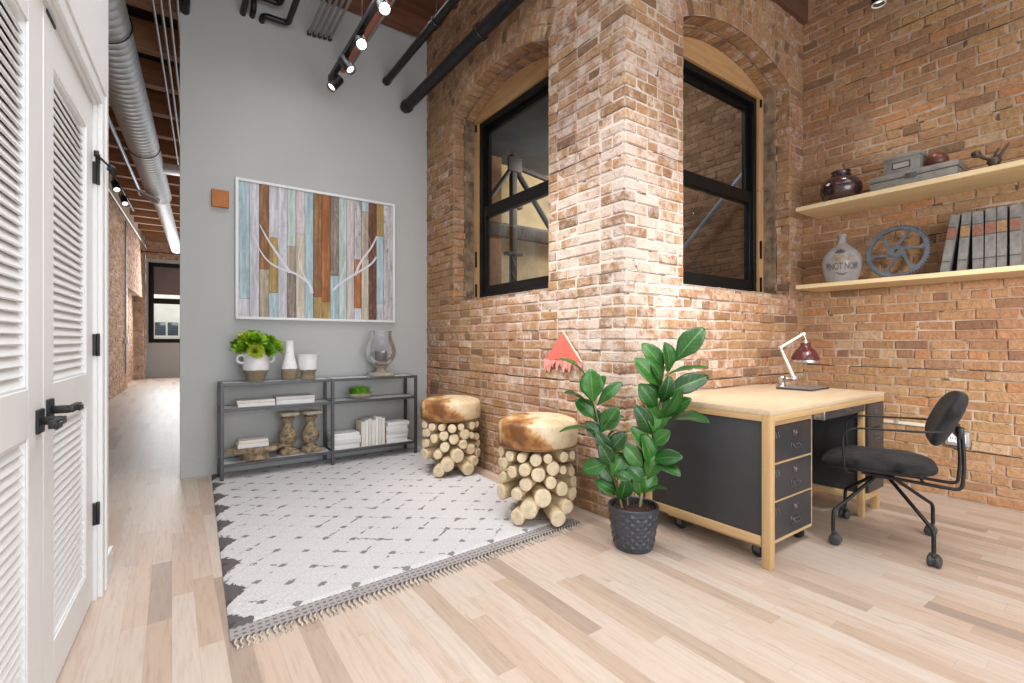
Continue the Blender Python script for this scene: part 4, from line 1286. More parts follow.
# books
M['paper'] = mat('book_pages', (.72, .70, .66), .85, 0, .08, 60)
M['bookwhite'] = mat('book_white', (.74, .73, .72), .6, 0, .03, 6)
M['bookgrey'] = mat('book_light_grey', (.60, .59, .58), .6, 0, .04, 6)
M['bookcream'] = mat('book_cream', (.70, .64, .56), .6, 0, .04, 6)
def make_book(loc, w, d, th, label, m, rz=0.0, group=None, upright=False, spine_front=True, lean=0.0, band=None):
    """lying: spine along local x at front (y=0); upright: spine faces -y, x is thickness"""
    t = thing('book', label, 'book', loc, rz, group)
    cv = .0035
    b_ = NB()
    if not upright:
        bx(b_, 0, w, 0, d, 0, cv, .001, 1); bx(b_, 0, w, 0, d, th - cv, th, .001, 1); bx(b_, 0, w, -.001, cv, .0005, th - .0005, .002, 2)
        obj('cover', b_, m, t)
        b_ = NB(); bx(b_, .004, w - .004, cv, d - .005, cv, th - cv); obj('pages', b_, M['paper'], t, smooth=False)
    else:
        rt = Matrix.Rotation(lean, 3, 'Y')
        def bb(bm, x0, x1, y0_, y1_, z0, z1, bev=.001):
            box(bm, rt @ Vector(((x0 + x1) / 2, (y0_ + y1_) / 2, (z0 + z1) / 2)), (x1 - x0, y1_ - y0_, z1 - z0), rt, bev, 1)
        bb(b_, 0, cv, 0, w, 0, d); bb(b_, th - cv, th, 0, w, 0, d); bb(b_, .0005, th - .0005, -.001, cv, 0, d, .002)
        obj('cover', b_, m, t)
        b_ = NB(); bb(b_, cv, th - cv, cv, w - .005, .004, d - .004, .0003); obj('pages', b_, M['paper'], t, smooth=False)
        if band:
            b_ = NB(); bb(b_, .001, th - .001, -.0022, .002, d * .60, d * .77, .0005); obj('spine_label', b_, band, t)
            for z0 in (.20, .58, .78):
                b_ = NB(); bb(b_, .0005, th - .0005, -.003, .002, d * z0, d * z0 + .007, .001); obj('raised_band', b_, M['tin_d'], t)
    return t
def stack(u0, u1, yoff, z, ths, labels, mats_, group, d=.20):
    a = cxy(u0, yoff); b2 = cxy(u1, yoff); w = b2.x - a.x
    for th, lb, mm in zip(ths, labels, mats_):
        j = R(-.008, .008)
        make_book((a.x + j, a.y + R(0, .01), z), w * R(.94, 1.0), d, th, lb, M[mm], R(-.03, .03), group)
        z += th + .0004
    return z
G1 = 'white books lying on the console'
stack(237, 276, .05, SH[1], (.030, .024), ('lower book of the left pair on the console middle shelf', 'thin upper book of the left pair on the console middle shelf'), ('bookwhite', 'bookcream'), G1)
stack(277, 317, .06, SH[1], (.036, .030), ('lower book of the right pair on the console middle shelf', 'upper book of right pair on console middle shelf, beside the divider'), ('bookwhite', 'bookgrey'), G1)
# weathered pedestal tray with two books
p = cxy(255, .13)
M['weath'] = mat('weathered_gilt_wood', (.25, .19, .115), .8, 0, .75, 26, .6)
t = thing('pedestal_tray', 'weathered scalloped wooden pedestal on the lower left console shelf', 'pedestal', (p.x, p.y, SH[0]))
b_ = NB()
lathe(b_, [(0, 0), (.112, 0), (.118, .006), (.116, .03), (.112, .055), (.118, .07), (0, .07)], 12)
obj('base', b_, M['weath'], t, angle=25)
b_ = NB(); out = []
for k in range(64):
    a = 2 * PI * k / 64
    rx = .205 + .016 * math.cos(a * 8); ry = .128 + .012 * math.cos(a * 8)
    out.append((rx * math.cos(a), ry * math.sin(a), .070))
prism(b_, out, (0, 0, 1), .034)
obj('top', b_, M['weath'], t, angle=25)
b_ = NB(); tube(b_, [(.19, -.02, .082), (.245, -.015, .088), (.25, .03, .09), (.19, .03, .084)], .016, 8); obj('handle', b_, M['weath'], t)
zt_ = SH[0] + .1045
pq = cxy(238, .06)
make_book((pq.x, pq.y + .01, zt_), .235, .15, .034, 'lower book on the weathered wooden pedestal', M['bookwhite'], .02, G1)
make_book((pq.x + .006, pq.y + .012, zt_ + .0344), .222, .145, .030, 'upper book on the weathered wooden pedestal', M['bookcream'], -.02, G1)
# turned balusters
def baluster(u, yoff, label):
    p = cxy(u, yoff)
    t = thing('candle_pillar', label, 'candle holder', (p.x, p.y, SH[0]), R(0, .3), 'weathered turned pillars on the console')
    b_ = NB(); bx(b_, -.078, .078, -.078, .078, 0, .035, .008, 2); lathe(b_, [(.07, .035), (.072, .045), (.055, .055)], 28); obj('base', b_, M['weath'], t)
    b_ = NB(); lathe(b_, [(.050, .050), (.040, .068), (.048, .082), (.068, .110), (.078, .145), (.074, .180), (.056, .215), (.040, .245), (.036, .275), (.044, .300), (.058, .312), (.060, .325), (.046, .332), (.05, .345)], 32); obj('shaft', b_, M['weath'], t, angle=30)
    b_ = NB(); bx(b_, -.076, .076, -.076, .076, .345, .374, .008, 2); obj('top', b_, mat('pillar_top', (.44, .38, .28), .8, 0, .3, 16, .3) if 'ptop' not in M else M['ptop'], t)
    return t
M['ptop'] = mat('pillar_top', (.44, .38, .28), .8, 0, .3, 16, .3)
baluster(288, .15, 'left of the two weathered turned wooden pillars under the console shelf')
baluster(310.5, .13, 'right weathered turned wooden pillar under the console shelf, near the divider leg')
# bottom right shelf: lying stack, row of upright books, lying stack
lab = ['bottom', 'second from bottom', 'third from bottom', 'topmost']
stack(333, 361, .04, SH[0], (.042, .036, .034, .030), ['%s white book of the low stack left of the upright books' % q for q in lab], ('bookwhite', 'bookgrey', 'bookwhite', 'bookwhite'), 'white books lying left of the upright books')
lab2 = ['bottom', 'second from bottom', 'third from bottom', 'fourth from bottom', 'topmost']
stack(387, 409, .05, SH[0], (.046, .040, .040, .038, .034), ['%s book of the white stack right of the upright books' % q for q in lab2], ('bookwhite', 'bookwhite', 'bookgrey', 'bookwhite', 'bookwhite'), 'white books lying right of the upright books')
pa, pb = cxy(361.6, .04), cxy(385.6, .04)
ths = [.034, .026, .030, .036, .024, .028, .032]; tot = sum(ths); sc_ = (pb.x - pa.x) / (tot + .012)
x = pa.x
ordn = ['leftmost', 'second from left', 'third from left', 'middle', 'third from right', 'second from right', 'rightmost']
cols = ['bookcream', 'bookwhite', 'bookgrey', 'bookcream', 'bookwhite', 'bookgrey', 'bookcream']
hs = [.235, .25, .262, .245, .268, .27, .258]
for k in range(7):
    th = ths[k] * sc_
    make_book((x, pa.y, SH[0]), .17, hs[k], th - .001, '%s of the upright pale books on the bottom console shelf' % ordn[k], M[cols[k]], 0, 'upright pale books on the console', True)
    x += th + .0012
# ---------------------------------------------------------------- log stools
M['bark'] = wood('peeled_log', (.47, .35, .20), (.62, .50, .32), (5, 5, 5), 3, .7, .15)
def endgrain():
    m, nt, b = new_mat('log_end')
    v = coords(nt); f = nz(nt, v, 26, 4)
    rp = ramp(nt, [(.3, (.58, .46, .29)), (.7, (.76, .65, .47))]); L(nt, f, rp.inputs[0])
    L(nt, rp.outputs[0], b.inputs['Base Color']); b.inputs['Roughness'].default_value = .75
    return m
M['logend'] = endgrain()
def hide_mat():
    m, nt, b = new_mat('cowhide')
    v = coords(nt, 'Object', (1, 1, 1))
    sx_ = N(nt, 'ShaderNodeSeparateXYZ'); L(nt, v, sx_.inputs[0])
    f = mth(nt, 'ADD', nz(nt, v, 5.2, 4, .55), mth(nt, 'MULTIPLY', sx_.outputs[0], .62))
    rp = ramp(nt, [(.36, (.17, .065, .02)), (.44, (.38, .18, .055)), (.49, (.50, .29, .12)), (.515, (.60, .46, .28)), (.62, (.70, .58, .41)), (.78, (.56, .40, .22))]); L(nt, f, rp.inputs[0])
    h = nz(nt, coords(nt, 'Object', (60, 60, 8)), 4, 3)
    r2 = ramp(nt, [(.3, (.86, .84, .82)), (.7, (1.06, 1.05, 1.04))]); L(nt, h, r2.inputs[0])
    L(nt, mixc(nt, 1, rp.outputs[0], r2.outputs[0], 'MULTIPLY'), b.inputs['Base Color'])
    b.inputs['Roughness'].default_value = .42
    bump(nt, b, h, .12, .003)
    return m
M['hide'] = hide_mat()
LOGS = [(58, 285, 27), (110, 300, 27), (240, 307, 30), (380, 298, 27), (422, 300, 22), (80, 345, 28), (122, 378, 30), (185, 357, 32), (252, 380, 35), (325, 352, 35), (375, 365, 22), (420, 385, 24), (75, 415, 25),
        (190, 432, 33), (315, 420, 31), (370, 460, 36), (145, 485, 30), (52, 500, 40), (275, 495, 46), (428, 505, 34), (205, 550, 46), (150, 592, 40), (350, 605, 42), (45, 350, 26), (432, 440, 26), (40, 430, 22), (300, 300, 24), (170, 300, 24), (395, 545, 34)]
def log(bm, a, b2, r):
    a, b2 = Vector(a), Vector(b2)
    d = (b2 - a)
    n = 14
    up = ZV if abs(d.normalized().z) < .9 else UX
    x = d.cross(up).normalized(); y = d.cross(x).normalized()
    el = R(.9, 1.0)
    ph = R(0, 6)
    def ring(p, rr):
        return [bm.verts.new(p + x * math.cos(2 * PI * k / n) * rr * el + y * math.sin(2 * PI * k / n) * rr * (1 + .03 * math.sin(3 * 2 * PI * k / n + ph))) for k in range(n)]
    bend = x * R(-.006, .006) + y * R(-.006, .006)
    rs = [ring(a, r * .92), ring(a + d * .5 + bend, r * .97), ring(b2 - d.normalized() * .008, r), ring(b2 - d.normalized() * .002, r * .97), ring(b2, r * .90)]
    for i in range(4):
        for k in range(n):
            f = bm.faces.new((rs[i][k], rs[i][(k + 1) % n], rs[i + 1][(k + 1) % n], rs[i + 1][k])); f.material_index = 1 if i == 3 else 0
    c0 = ring(b2 - d.normalized() * .0012, r * .5)
    for k in range(n):
        f = bm.faces.new((rs[4][k], rs[4][(k + 1) % n], c0[(k + 1) % n], c0[k])); f.material_index = 1
    f = bm.faces.new(c0); f.material_index = 1
    f = bm.faces.new(list(reversed(rs[0]))); f.material_index = 1
def make_stool(loc, rz, label):
    t = thing('log_stool', label, 'stool', loc, rz, 'log stools with cowhide seats')
    S = .0064 / 5.06
    for half in (0, 1):
        for (x, y, r) in LOGS:
            lat = (x - 248) * S * (1 if half == 0 else -1) + (0 if half == 0 else R(-.02, .02))
            v = 400 + y / 5.06
            z = 1.15 - (v - 341.5) / 480 * 2.99
            rr = r * S
            z = max(z, rr * 1.02 + .001)
            z = min(z, .460 - rr)
            Rm = .262 if y < 540 else .285
            if half: z = min(.46 - rr, max(rr * 1.02, z + R(-.02, .02)))
            lat = max(-.235, min(.235, lat))
            fy = -math.sqrt(max(.004, Rm * Rm - lat * lat)) + R(0, .02)
            if half: fy = -fy * .93
            e = Vector((lat, fy, z))
            s = Vector((lat * .12 + R(-.02, .02), .05 * (1 if half == 0 else -1), min(.43 - rr * .3, max(rr, z * .85 + .05 + R(-.02, .02)))))
            b_ = NB(); log(b_, s, e, rr)
            obj('log', b_, [M['bark'], M['logend']], t, angle=50)
    b_ = NB()
    prof = [(0, .455), (.236, .455), (.252, .460), (.261, .480), (.264, .53), (.262, .585), (.257, .606), (.246, .620), (.19, .640), (.10, .652), (0, .656)]
    lathe(b_, prof, 56)
    sm = obj('seat', b_, M['hide'], t, angle=60)
    b_ = NB(); tube(b_, [(.2615 * math.cos(k * PI / 28), .2615 * math.sin(k * PI / 28), .468) for k in range(56)], .004, 6, close=True)
    tube(b_, [(-.19, .17, .628), (-.08, .03, .6545), (.0, -.12, .645)], .0028, 6)
    obj('seam', b_, mat('hide_seam', (.16, .075, .03), .6), sm)
    return t
make_stool((1.968, 2.487, .0185), -.676, 'nearer log stool with cowhide seat on the fringed rug corner, beside the tall plant')
make_stool((2.005, 3.765, .0185), -.40, 'farther log stool with cowhide seat between the console and the nearer stool')

# ---------------------------------------------------------------- fiddle leaf plant
M['leaf'] = None
def leaf_mat():
    m, nt, b = new_mat('fiddle_leaf')
    uv = N(nt, 'ShaderNodeUVMap'); uv.uv_map = 'leaf'
    sp = N(nt, 'ShaderNodeSeparateXYZ'); L(nt, uv.outputs[0], sp.inputs[0])
    ax = mth(nt, 'ABSOLUTE', sp.outputs[0])
    rib = mth(nt, 'LESS_THAN', ax, .045)
    vv = mth(nt, 'FRACT', mth(nt, 'ADD', mth(nt, 'MULTIPLY', sp.outputs[1], 8.0), mth(nt, 'MULTIPLY', ax, -1.6)))
    vein = mth(nt, 'LESS_THAN', mth(nt, 'ABSOLUTE', mth(nt, 'SUBTRACT', vv, .5)), .045)
    oi = N(nt, 'ShaderNodeObjectInfo')
    base = ramp(nt, [(0, (.010, .050, .010)), (.5, (.018, .098, .012)), (1, (.038, .155, .018))]); L(nt, oi.outputs['Random'], base.inputs[0])
    f = nz(nt, coords(nt), 14, 3)
    r2 = ramp(nt, [(.3, (.8, .8, .8)), (.7, (1.15, 1.15, 1.1))]); L(nt, f, r2.inputs[0])
    col = mixc(nt, 1, base.outputs[0], r2.outputs[0], 'MULTIPLY')
    col = mixc(nt, mth(nt, 'MULTIPLY', mth(nt, 'MAXIMUM', rib, mth(nt, 'MULTIPLY', vein, .45)), .55), col, (.14, .34, .08))
    L(nt, col, b.inputs['Base Color']); b.inputs['Roughness'].default_value = .36
    bump(nt, b, mth(nt, 'ADD', f, vein), .12, .003)
    return m
M['leaf'] = leaf_mat()
M['potdark'] = mat('pot_charcoal', (.046, .051, .062), .36, .1, .2, 14, .05)
M['soil'] = mat('soil', (.06, .03, .02), .95, 0, .5, 40, .8)
M['stem'] = mat('plant_stem', (.22, .20, .10), .7, 0, .3, 20, .2)
PX, PY = 2.110, 1.802
t = thing('fiddle_leaf_fig', 'tall green fiddle leaf plant in a charcoal diamond pattern pot by the brick corner', 'potted plant', (PX, PY, 0))
b_ = NB()     # pot with raised diamond studs
prof = [(0, 0), (.098, 0), (.106, .008), (.126, .13), (.137, .222), (.139, .236), (.135, .241), (.128, .236), (.126, .205), (0, .205)]
lathe(b_, prof, 48)
nd, nr = 15, 5
for j in range(nr * 2 - 1):
    zc = .034 + j * .0215
    rad = .106 + (.137 - .106) * ((zc - .008) / .214) ** .95
    for k in range(nd):
        a = 2 * PI * (k + .5 * (j % 2)) / nd
        hw = PI / nd * rad; hh = .0222
        o = Vector((math.cos(a), math.sin(a), 0)); tg = Vector((-math.sin(a), math.cos(a), 0))
        O = o * (rad - .001) + ZV * zc
        sl = ZV + o * .145
        pts = [O - tg * hw * .98 - o * .001, O - sl * hh, O + tg * hw * .98 - o * .001, O + sl * hh]
        vs = [b_.verts.new(p) for p in pts]; ap = b_.verts.new(O + o * .0075)
        for q in range(4): b_.faces.new((vs[q], vs[(q + 1) % 4], ap))
pot = obj('pot', b_, M['potdark'], t, angle=12)
b_ = NB(); lathe(b_, [(.1255, .212), (.09, .216), (.04, .222), (0, .223)], 28)
for k in range(60):
    a, q = R(0, 6.28), R(0, .115); box(b_, (math.cos(a) * q, math.sin(a) * q, .221), (R(.006, .016),) * 3, Euler((R(0, 3), R(0, 3), 0)).to_matrix(), .002, 1)
obj('soil', b_, M['soil'], t)
DP = .5780 * PX + .8160 * PY
camR = Vector((.8160, -.5780, 0)); camF = Vector((.5780, .8160, 0))
def PW(xz, yz, dd=0.0):
    """plant sketch point (x, y in the crop) at depth DP+dd, local to the plant root"""
    u, v = 540 + xz / 2.733, 310 + yz / 2.733
    d = DP + dd
    p = camR * ((u - 512) / 480 * d) + camF * d + ZV * (1.15 - (v - 341.5) / 480 * d)
    return p - Vector((PX, PY, 0))
def big_leaf(base, tip, w, nrm, droop=.12):
    bm = NB(); uvl = bm.loops.layers.uv.new('leaf')
    base, tip = Vector(base), Vector(tip)
    d = tip - base; ln = d.length; d.normalize()
    n_ = Vector(nrm); n_ = (n_ - d * n_.dot(d)).normalized(); s_ = d.cross(n_)
    rows = []; nn, mm = 12, 3
    ph = R(0, 6)
    def pnt(q, e):
        pe = q / .07 if q < .07 else 1
        wv = (math.sin(PI * min(.985, max(.03, q ** 1.22 * .96 + .03))) ** .62) * w * .5 * (.35 + .65 * min(1, q * 2.2)) * pe
        arc = (4 * q * (1 - q)) * droop * ln
        p = base + d * (ln * q) + n_ * (arc - .06 * ln * q * q) + s_ * (wv * e)
        p += n_ * (abs(e) ** 1.3 * wv * .26 + math.sin(q * 15 + e * 2.5 + ph) * .05 * wv * abs(e))
        return p
    for i in range(nn + 1):
        q = i / nn
        rows.append([(bm.verts.new(pnt(q, e / mm)), (e / mm, q)) for e in range(-mm, mm + 1)])
    for i in range(nn):
        for k in range(2 * mm):
            q = (rows[i][k], rows[i][k + 1], rows[i + 1][k + 1], rows[i + 1][k])
            f = bm.faces.new([v[0] for v in q])
            for lp, v in zip(f.loops, q): lp[uvl].uv = v[1]
    o = obj('leaf', bm, M['leaf'], t, angle=180)
    so = o.modifiers.new('thick', 'SOLIDIFY'); so.thickness = .0012
    return o
cam_n = -camF
BROAD = cam_n * 1.0 + ZV * .55
EDGE = ZV * 1.0 + cam_n * .18
LV1 = [((132, 190), (65, 135), 34, 'e'), ((146, 255), (139, 172), 64, 'b'), ((155, 262), (215, 203), 36, 'b'), ((142, 262), (78, 226), 36, 'e'), ((152, 300), (104, 250), 48, 'b'), ((163, 335), (208, 275), 52, 'b'),
       ((160, 332), (66, 327), 22, 'e'), ((160, 325), (220, 292), 34, 'e'), ((186, 392), (228, 342), 48, 'b'), ((190, 415), (124, 437), 50, 'b'), ((192, 395), (160, 343), 42, 'b'), ((195, 455), (224, 398), 54, 'b'),
       ((208, 480), (160, 415), 46, 'b'), ((218, 508), (158, 470), 42, 'b'), ((216, 522), (234, 468), 50, 'b'), ((200, 445), (243, 462), 36, 'b'), ((150, 225), (175, 185), 30, 'b'), ((172, 360), (130, 310), 40, 'b'), ((200, 430), (168, 372), 44, 'b')]
LV2 = [((368, 142), (438, 58), 62, 'b'), ((340, 172), (288, 100), 50, 'b'), ((350, 172), (345, 98), 48, 'b'), ((338, 215), (270, 142), 54, 'b'), ((340, 180), (450, 154), 26, 'e'), ((335, 238), (447, 185), 54, 'b'),
       ((332, 205), (308, 145), 40, 'b'), ((320, 272), (278, 210), 52, 'b'), ((338, 292), (402, 248), 46, 'b'), ((342, 312), (449, 302), 40, 'e'), ((322, 335), (346, 246), 52, 'b'), ((305, 342), (266, 270), 48, 'b'),
       ((300, 385), (256, 328), 48, 'b'), ((300, 375), (348, 335), 44, 'b'), ((310, 415), (374, 445), 40, 'b'), ((306, 408), (378, 402), 44, 'b'), ((282, 432), (236, 375), 50, 'b'), ((286, 472), (244, 430), 46, 'b'),
       ((275, 505), (312, 455), 40, 'b'), ((292, 494), (342, 488), 12, 'e'), ((278, 515), (268, 452), 46, 'b'), ((290, 465), (322, 395), 46, 'b'), ((330, 255), (352, 190), 48, 'b'), ((315, 350), (300, 262), 50, 'b'), ((300, 440), (285, 350), 52, 'b'), ((318, 300), (380, 225), 44, 'b')]
S1 = [(225, 532), (212, 490), (198, 440), (182, 380), (163, 320), (148, 255), (138, 195)]
S2a = [(272, 530), (280, 490), (292, 440), (304, 385), (318, 320), (332, 250), (348, 175), (362, 140)]
for S_, r0 in ((S1, .0075), (S2a, .009)):
    b_ = NB(); pts = [PW(x, y, 0 if i else 0) for i, (x, y) in enumerate(S_)]
    pts[0].z = .205
    tube(b_, pts, [r0 * (1 - .5 * i / len(pts)) for i in range(len(pts))], 8); obj('stem', b_, M['stem'], t)
b_ = NB(); pts = [PW(x, y, .02) for (x, y) in ((240, 530), (238, 495), (232, 460))]; pts[0].z = .205; tube(b_, pts, .005, 8); obj('stem', b_, M['stem'], t)
rs_ = random.Random(11)
for LV_ in (LV1, LV2):
    for i, (a, e, w, k) in enumerate(LV_):
        dd = rs_.uniform(-.07, .02)
        back = rs_.uniform(-.02, .03)
        if e[0] > 368 and e[1] > 215: dd -= .16
        ww = w / 2.733 * DP / 480 * (1.0 if k == 'b' else 1.5)
        nrm = (BROAD if k == 'b' else EDGE) + camR * rs_.uniform(-.45, .45)
        big_leaf(PW(a[0], a[1], back * .4), PW(e[0] + (e[0] - a[0]) * .12, e[1] + (e[1] - a[1]) * .12, dd), ww, nrm, rs_.uniform(.04, .12))
# leaves on the far side of both stems
for S_ in (S1, S2a):
    for i in range(1, len(S_) - 1):
        for q in range(2):
            x, y = S_[i]
            ang = rs_.uniform(-1, 1)
            big_leaf(PW(x, y - 5), PW(x + 42 * ang, y - 50, rs_.uniform(.05, .13)), rs_.uniform(.06, .08), ZV * .7 + camF * .8 + camR * rs_.uniform(-.4, .4), .08)

# ---------------------------------------------------------------- desk
M['oak'] = wood('desk_wood', (.47, .295, .135), (.58, .395, .205), (1.2, 14, 14), 2.2, .45, .06)
M['oak_v'] = wood('desk_wood_upright', (.48, .30, .135), (.59, .40, .205), (14, 14, 1.2), 2.2, .45, .06)
M['oak_y'] = wood('desk_wood_side', (.48, .30, .135), (.59, .40, .205), (14, 1.2, 14), 2.2, .45, .06)
M['oak_top'] = wood('desk_top_wood', (.53, .40, .26), (.63, .50, .345), (1.2, 14, 14), 2.2, .42, .04)
M['slate'] = mat('slate_panel', (.042, .043, .048), .42, .1, .12, 5, .02)
M['hw'] = mat('dark_hardware', (.13, .13, .14), .35, .7, .2, 20)
M['steel_p'] = mat('polished_steel', (.60, .60, .62), .22, .9, .08, 12)
DX, DY, DW, DD, DH = 2.44, 1.21, 1.55, .785, .805
t = thing('desk', 'light wood desk with dark slate panels in the brick alcove', 'desk', (DX, DY, 0))
b_ = NB(); bx(b_, 0, DW, 0, DD, DH - .030, DH, .004); obj('top', b_, M['oak_top'], t)
b_ = NB(); bx(b_, .001, DW - .001, .001, .024, DH - .062, DH - .029, .003); bx(b_, .001, DW - .001, DD - .024, DD - .001, DH - .062, DH - .029, .003); obj('apron', b_, M['oak'], t)
for (x0, x1, y0_, z0, z1) in ((.002, .044, .024, DH - .062, DH - .029), (DW - .044, DW - .002, .024, DH - .062, DH - .029), (.002, .040, .05, .112, .158), (DW - .040, DW - .002, .05, .112, .158), (1.232, 1.262, .05, .112, .15)):
    b_ = NB(); bx(b_, x0, x1, y0_, DD - y0_, z0, z1, .003); obj('side_rail', b_, M['oak_y'], t)
for (x, y, w_) in ((0, 0, .046), (0, DD - .052, .046), (1.228, .016, .034), (1.228, DD - .052, .034), (DW - .05, .024, .046), (DW - .05, DD - .052, .046)):
    b_ = NB(); bx(b_, x, x + w_, y, y + w_, 0, DH - .030, .004); obj('leg', b_, M['oak_v'], t)
b_ = NB(); bx(b_, .012, .034, .048, DD - .048, .156, DH - .06, .002); obj('side_panel', b_, M['slate'], t)
b_ = NB(); bx(b_, DW - .034, DW - .012, .048, DD - .048, .156, DH - .06, .002); obj('side_panel', b_, M['slate'], t)
b_ = NB(); bx(b_, .05, 1.225, DD - .045, DD - .025, .18, DH - .06, .002); obj('back_panel', b_, M['slate'], t)
b_ = NB(); bx(b_, .05, 1.225, DD - .05, DD - .02, .125, .182, .003); bx(b_, 1.27, DW - .05, DD - .05, DD - .02, .125, .16, .003); bx(b_, 1.27, DW - .05, .015, .04, .108, .150, .003); obj('lower_rail', b_, M['oak'], t)
b_ = NB(); bx(b_, 1.256, 1.274, .03, DD - .03, .15, DH - .06, .002); obj('inner_panel', b_, M['slate'], t)
b_ = NB(); bx(b_, 1.274, DW - .05, DD - .045, DD - .025, .158, DH - .062, .002); obj('back_panel', b_, M['slate'], t)
def cup_pull(bm, x, y, z, w=.05):
    bx(bm, x - w * .5, x + w * .5, y - .003, y, z - .017, z + .017, .001, 1)
    tube(bm, rounded([(x - w * .34, y - .002, z + .004), (x - w * .34, y - .022, z - .004), (x + w * .34, y - .022, z - .004), (x + w * .34, y - .002, z + .004)], .008, 4), .0038, 8)
# shallow middle drawer
b_ = NB(); bx(b_, .632, 1.222, .006, .024, DH - .108, DH - .033, .0025); bx(b_, .642, 1.21, .024, .45, DH - .104, DH - .095)
bx(b_, .642, .657, .024, .45, DH - .10, DH - .04); bx(b_, 1.195, 1.21, .024, .45, DH - .10, DH - .04)
d_ = obj('drawer', b_, M['slate'], t)
b_ = NB(); cup_pull(b_, .935, .006, DH - .072); obj('pull', b_, M['hw'], d_)
b_ = NB(); bx(b_, .625, .632, .004, .45, DH - .11, DH - .031, .001, 1); obj('metal_edge', b_, M['steel_p'], d_)
# drawers of the right pedestal
zs = [.152, .36, .575, .742]
for k in range(3):
    b_ = NB(); bx(b_, 1.277, DW - .004, -.002 if False else .004, .022, zs[k] + .003, zs[k + 1] - .003, .0025); bx(b_, 1.285, DW - .05, .022, .5, zs[k] + .012, zs[k + 1] - .03)
    d_ = obj('drawer', b_, M['slate'], t)
    b_ = NB(); cup_pull(b_, 1.405, .004, zs[k + 1] - .06); obj('pull', b_, M['hw'], d_)

# mobile file cabinet under the left end
KX, KY, KW, KD, KB, KT = 2.51, 1.272, .540, .60, .074, .722
t = thing('file_cabinet', 'three drawer slate and wood cabinet on casters under the left end of the desk', 'cabinet', (KX, KY, 0))
b_ = NB(); bx(b_, 0, KW, .002, KD, KB, KB + .018, .002, 1); bx(b_, 0, KW, .002, KD, KT - .022, KT, .002, 1); bx(b_, 0, .014, .002, KD, KB + .018, KT - .022, .001, 1); bx(b_, KW - .014, KW, .002, KD, KB + .018, KT - .022, .001, 1)
bx(b_, .014, KW - .014, KD - .012, KD, KB + .018, KT - .022)
ph = (KT - .022 - KB - .018) / 3
for k in (1, 2): bx(b_, .014, KW - .014, .004, KD - .02, KB + .018 + ph * k - .006, KB + .018 + ph * k + .006, .001, 1)
obj('body', b_, M['oak'], t)
for k in range(3):
    za = KB + .018 + ph * k + (.0065 if k else .002); zb = KB + .018 + ph * (k + 1) - (.0065 if k < 2 else .002)
    b_ = NB(); bx(b_, .0155, KW - .0155, 0, .018, za, zb, .002, 1); bx(b_, .03, KW - .03, .018, KD - .06, za + .01, zb - .03)
    d_ = obj('drawer', b_, M['slate'], t)
    zc = (za + zb) / 2
    b_ = NB()
    xc = KW * .60
    bx(b_, xc - .045, xc + .045, -.003, 0, zc - .052, zc - .006, .001, 1)
    tube(b_, rounded([(xc - .034, -.003, zc - .018), (xc - .034, -.017, zc - .034), (xc + .034, -.017, zc - .034), (xc + .034, -.003, zc - .018)], .01, 4), .005, 8)
    bx(b_, xc - .032, xc + .032, -.012, -.002, zc - .030, zc - .012, .004, 2)
    obj('pull', b_, M['hw'], d_)
    b_ = NB(); bx(b_, xc - .018, xc + .022, -.004, 0, zc + .026, zc + .062, .002, 1); obj('lock_plate', b_, M['hw'], d_)
    b_ = NB(); cyl(b_, (xc + .002, -.003, zc + .044), (xc + .002, -.0075, zc + .044), .0095, 14); obj('lock', b_, M['steel_p'], d_)
    b_ = NB(); bx(b_, .09, .135, -.003, 0, zc + .03, zc + .075, .001, 1); tube(b_, [(.097, -.004, zc + .067), (.097, -.009, zc + .04), (.128, -.009, zc + .04), (.128, -.004, zc + .067)], .0022, 6); obj('clasp', b_, M['hw'], d_)
M['rubber'] = mat('black_rubber', (.014, .014, .015), .6, 0, .2, 12)
for (x, y) in ((.05, .06), (KW - .05, .06), (.05, KD - .06), (KW - .05, KD - .06)):
    b_ = NB(); cyl(b_, (x - .011, y, .0355), (x + .011, y, .0355), .0355, 22, bev=.004)
    c_ = obj('caster', b_, M['rubber'], t)
    b_ = NB(); cyl(b_, (x - .0125, y, .0355), (x + .0125, y, .0355), .012, 12)
    bx(b_, x - .018, x - .013, y - .014, y + .02, .03, KB - .004, .001, 1); bx(b_, x + .013, x + .018, y - .014, y + .02, .03, KB - .004, .001, 1); bx(b_, x - .025, x + .025, y - .025, y + .025, KB - .006, KB, .001, 1)
    obj('fork', b_, M['hw'], c_)

# ---------------------------------------------------------------- desk chair
M['velvet'] = mat('black_velour', (.019, .0185, .0195), .85, 0, .75, 11, .8, sheen=.05, spec=.2)
M['caster_grey'] = mat('caster_charcoal', (.045, .047, .05), .45, 0, .15, 12)
def cushion(bm, sx, sy, sz, e=3.0, e2=2.4, n=36, m=18, fn=None):
    def pw(v, p): return math.copysign(abs(v) ** p, v)
    rings = []
    for i in range(m + 1):
        ph_ = -PI / 2 + PI * i / m
        if i in (0, m):
            p = Vector((0, 0, math.copysign(sz / 2, ph_)))
            rings.append([bm.verts.new(fn(p) if fn else p)])
            continue
        ring = []
        for k in range(n):
            th = 2 * PI * k / n
            p = Vector((sx / 2 * pw(math.cos(ph_), 2 / e2) * pw(math.cos(th), 2 / e), sy / 2 * pw(math.cos(ph_), 2 / e2) * pw(math.sin(th), 2 / e), sz / 2 * pw(math.sin(ph_), 2 / e2)))
            ring.append(bm.verts.new(fn(p) if fn else p))
        rings.append(ring)
    for a, b2 in zip(rings[:-1], rings[1:]):
        for k in range(n):
            l = (k + 1) % n
            if len(a) == 1: bm.faces.new((a[0], b2[l], b2[k]))
            elif len(b2) == 1: bm.faces.new((a[k], a[l], b2[0]))
            else: bm.faces.new((a[k], a[l], b2[l], b2[k]))
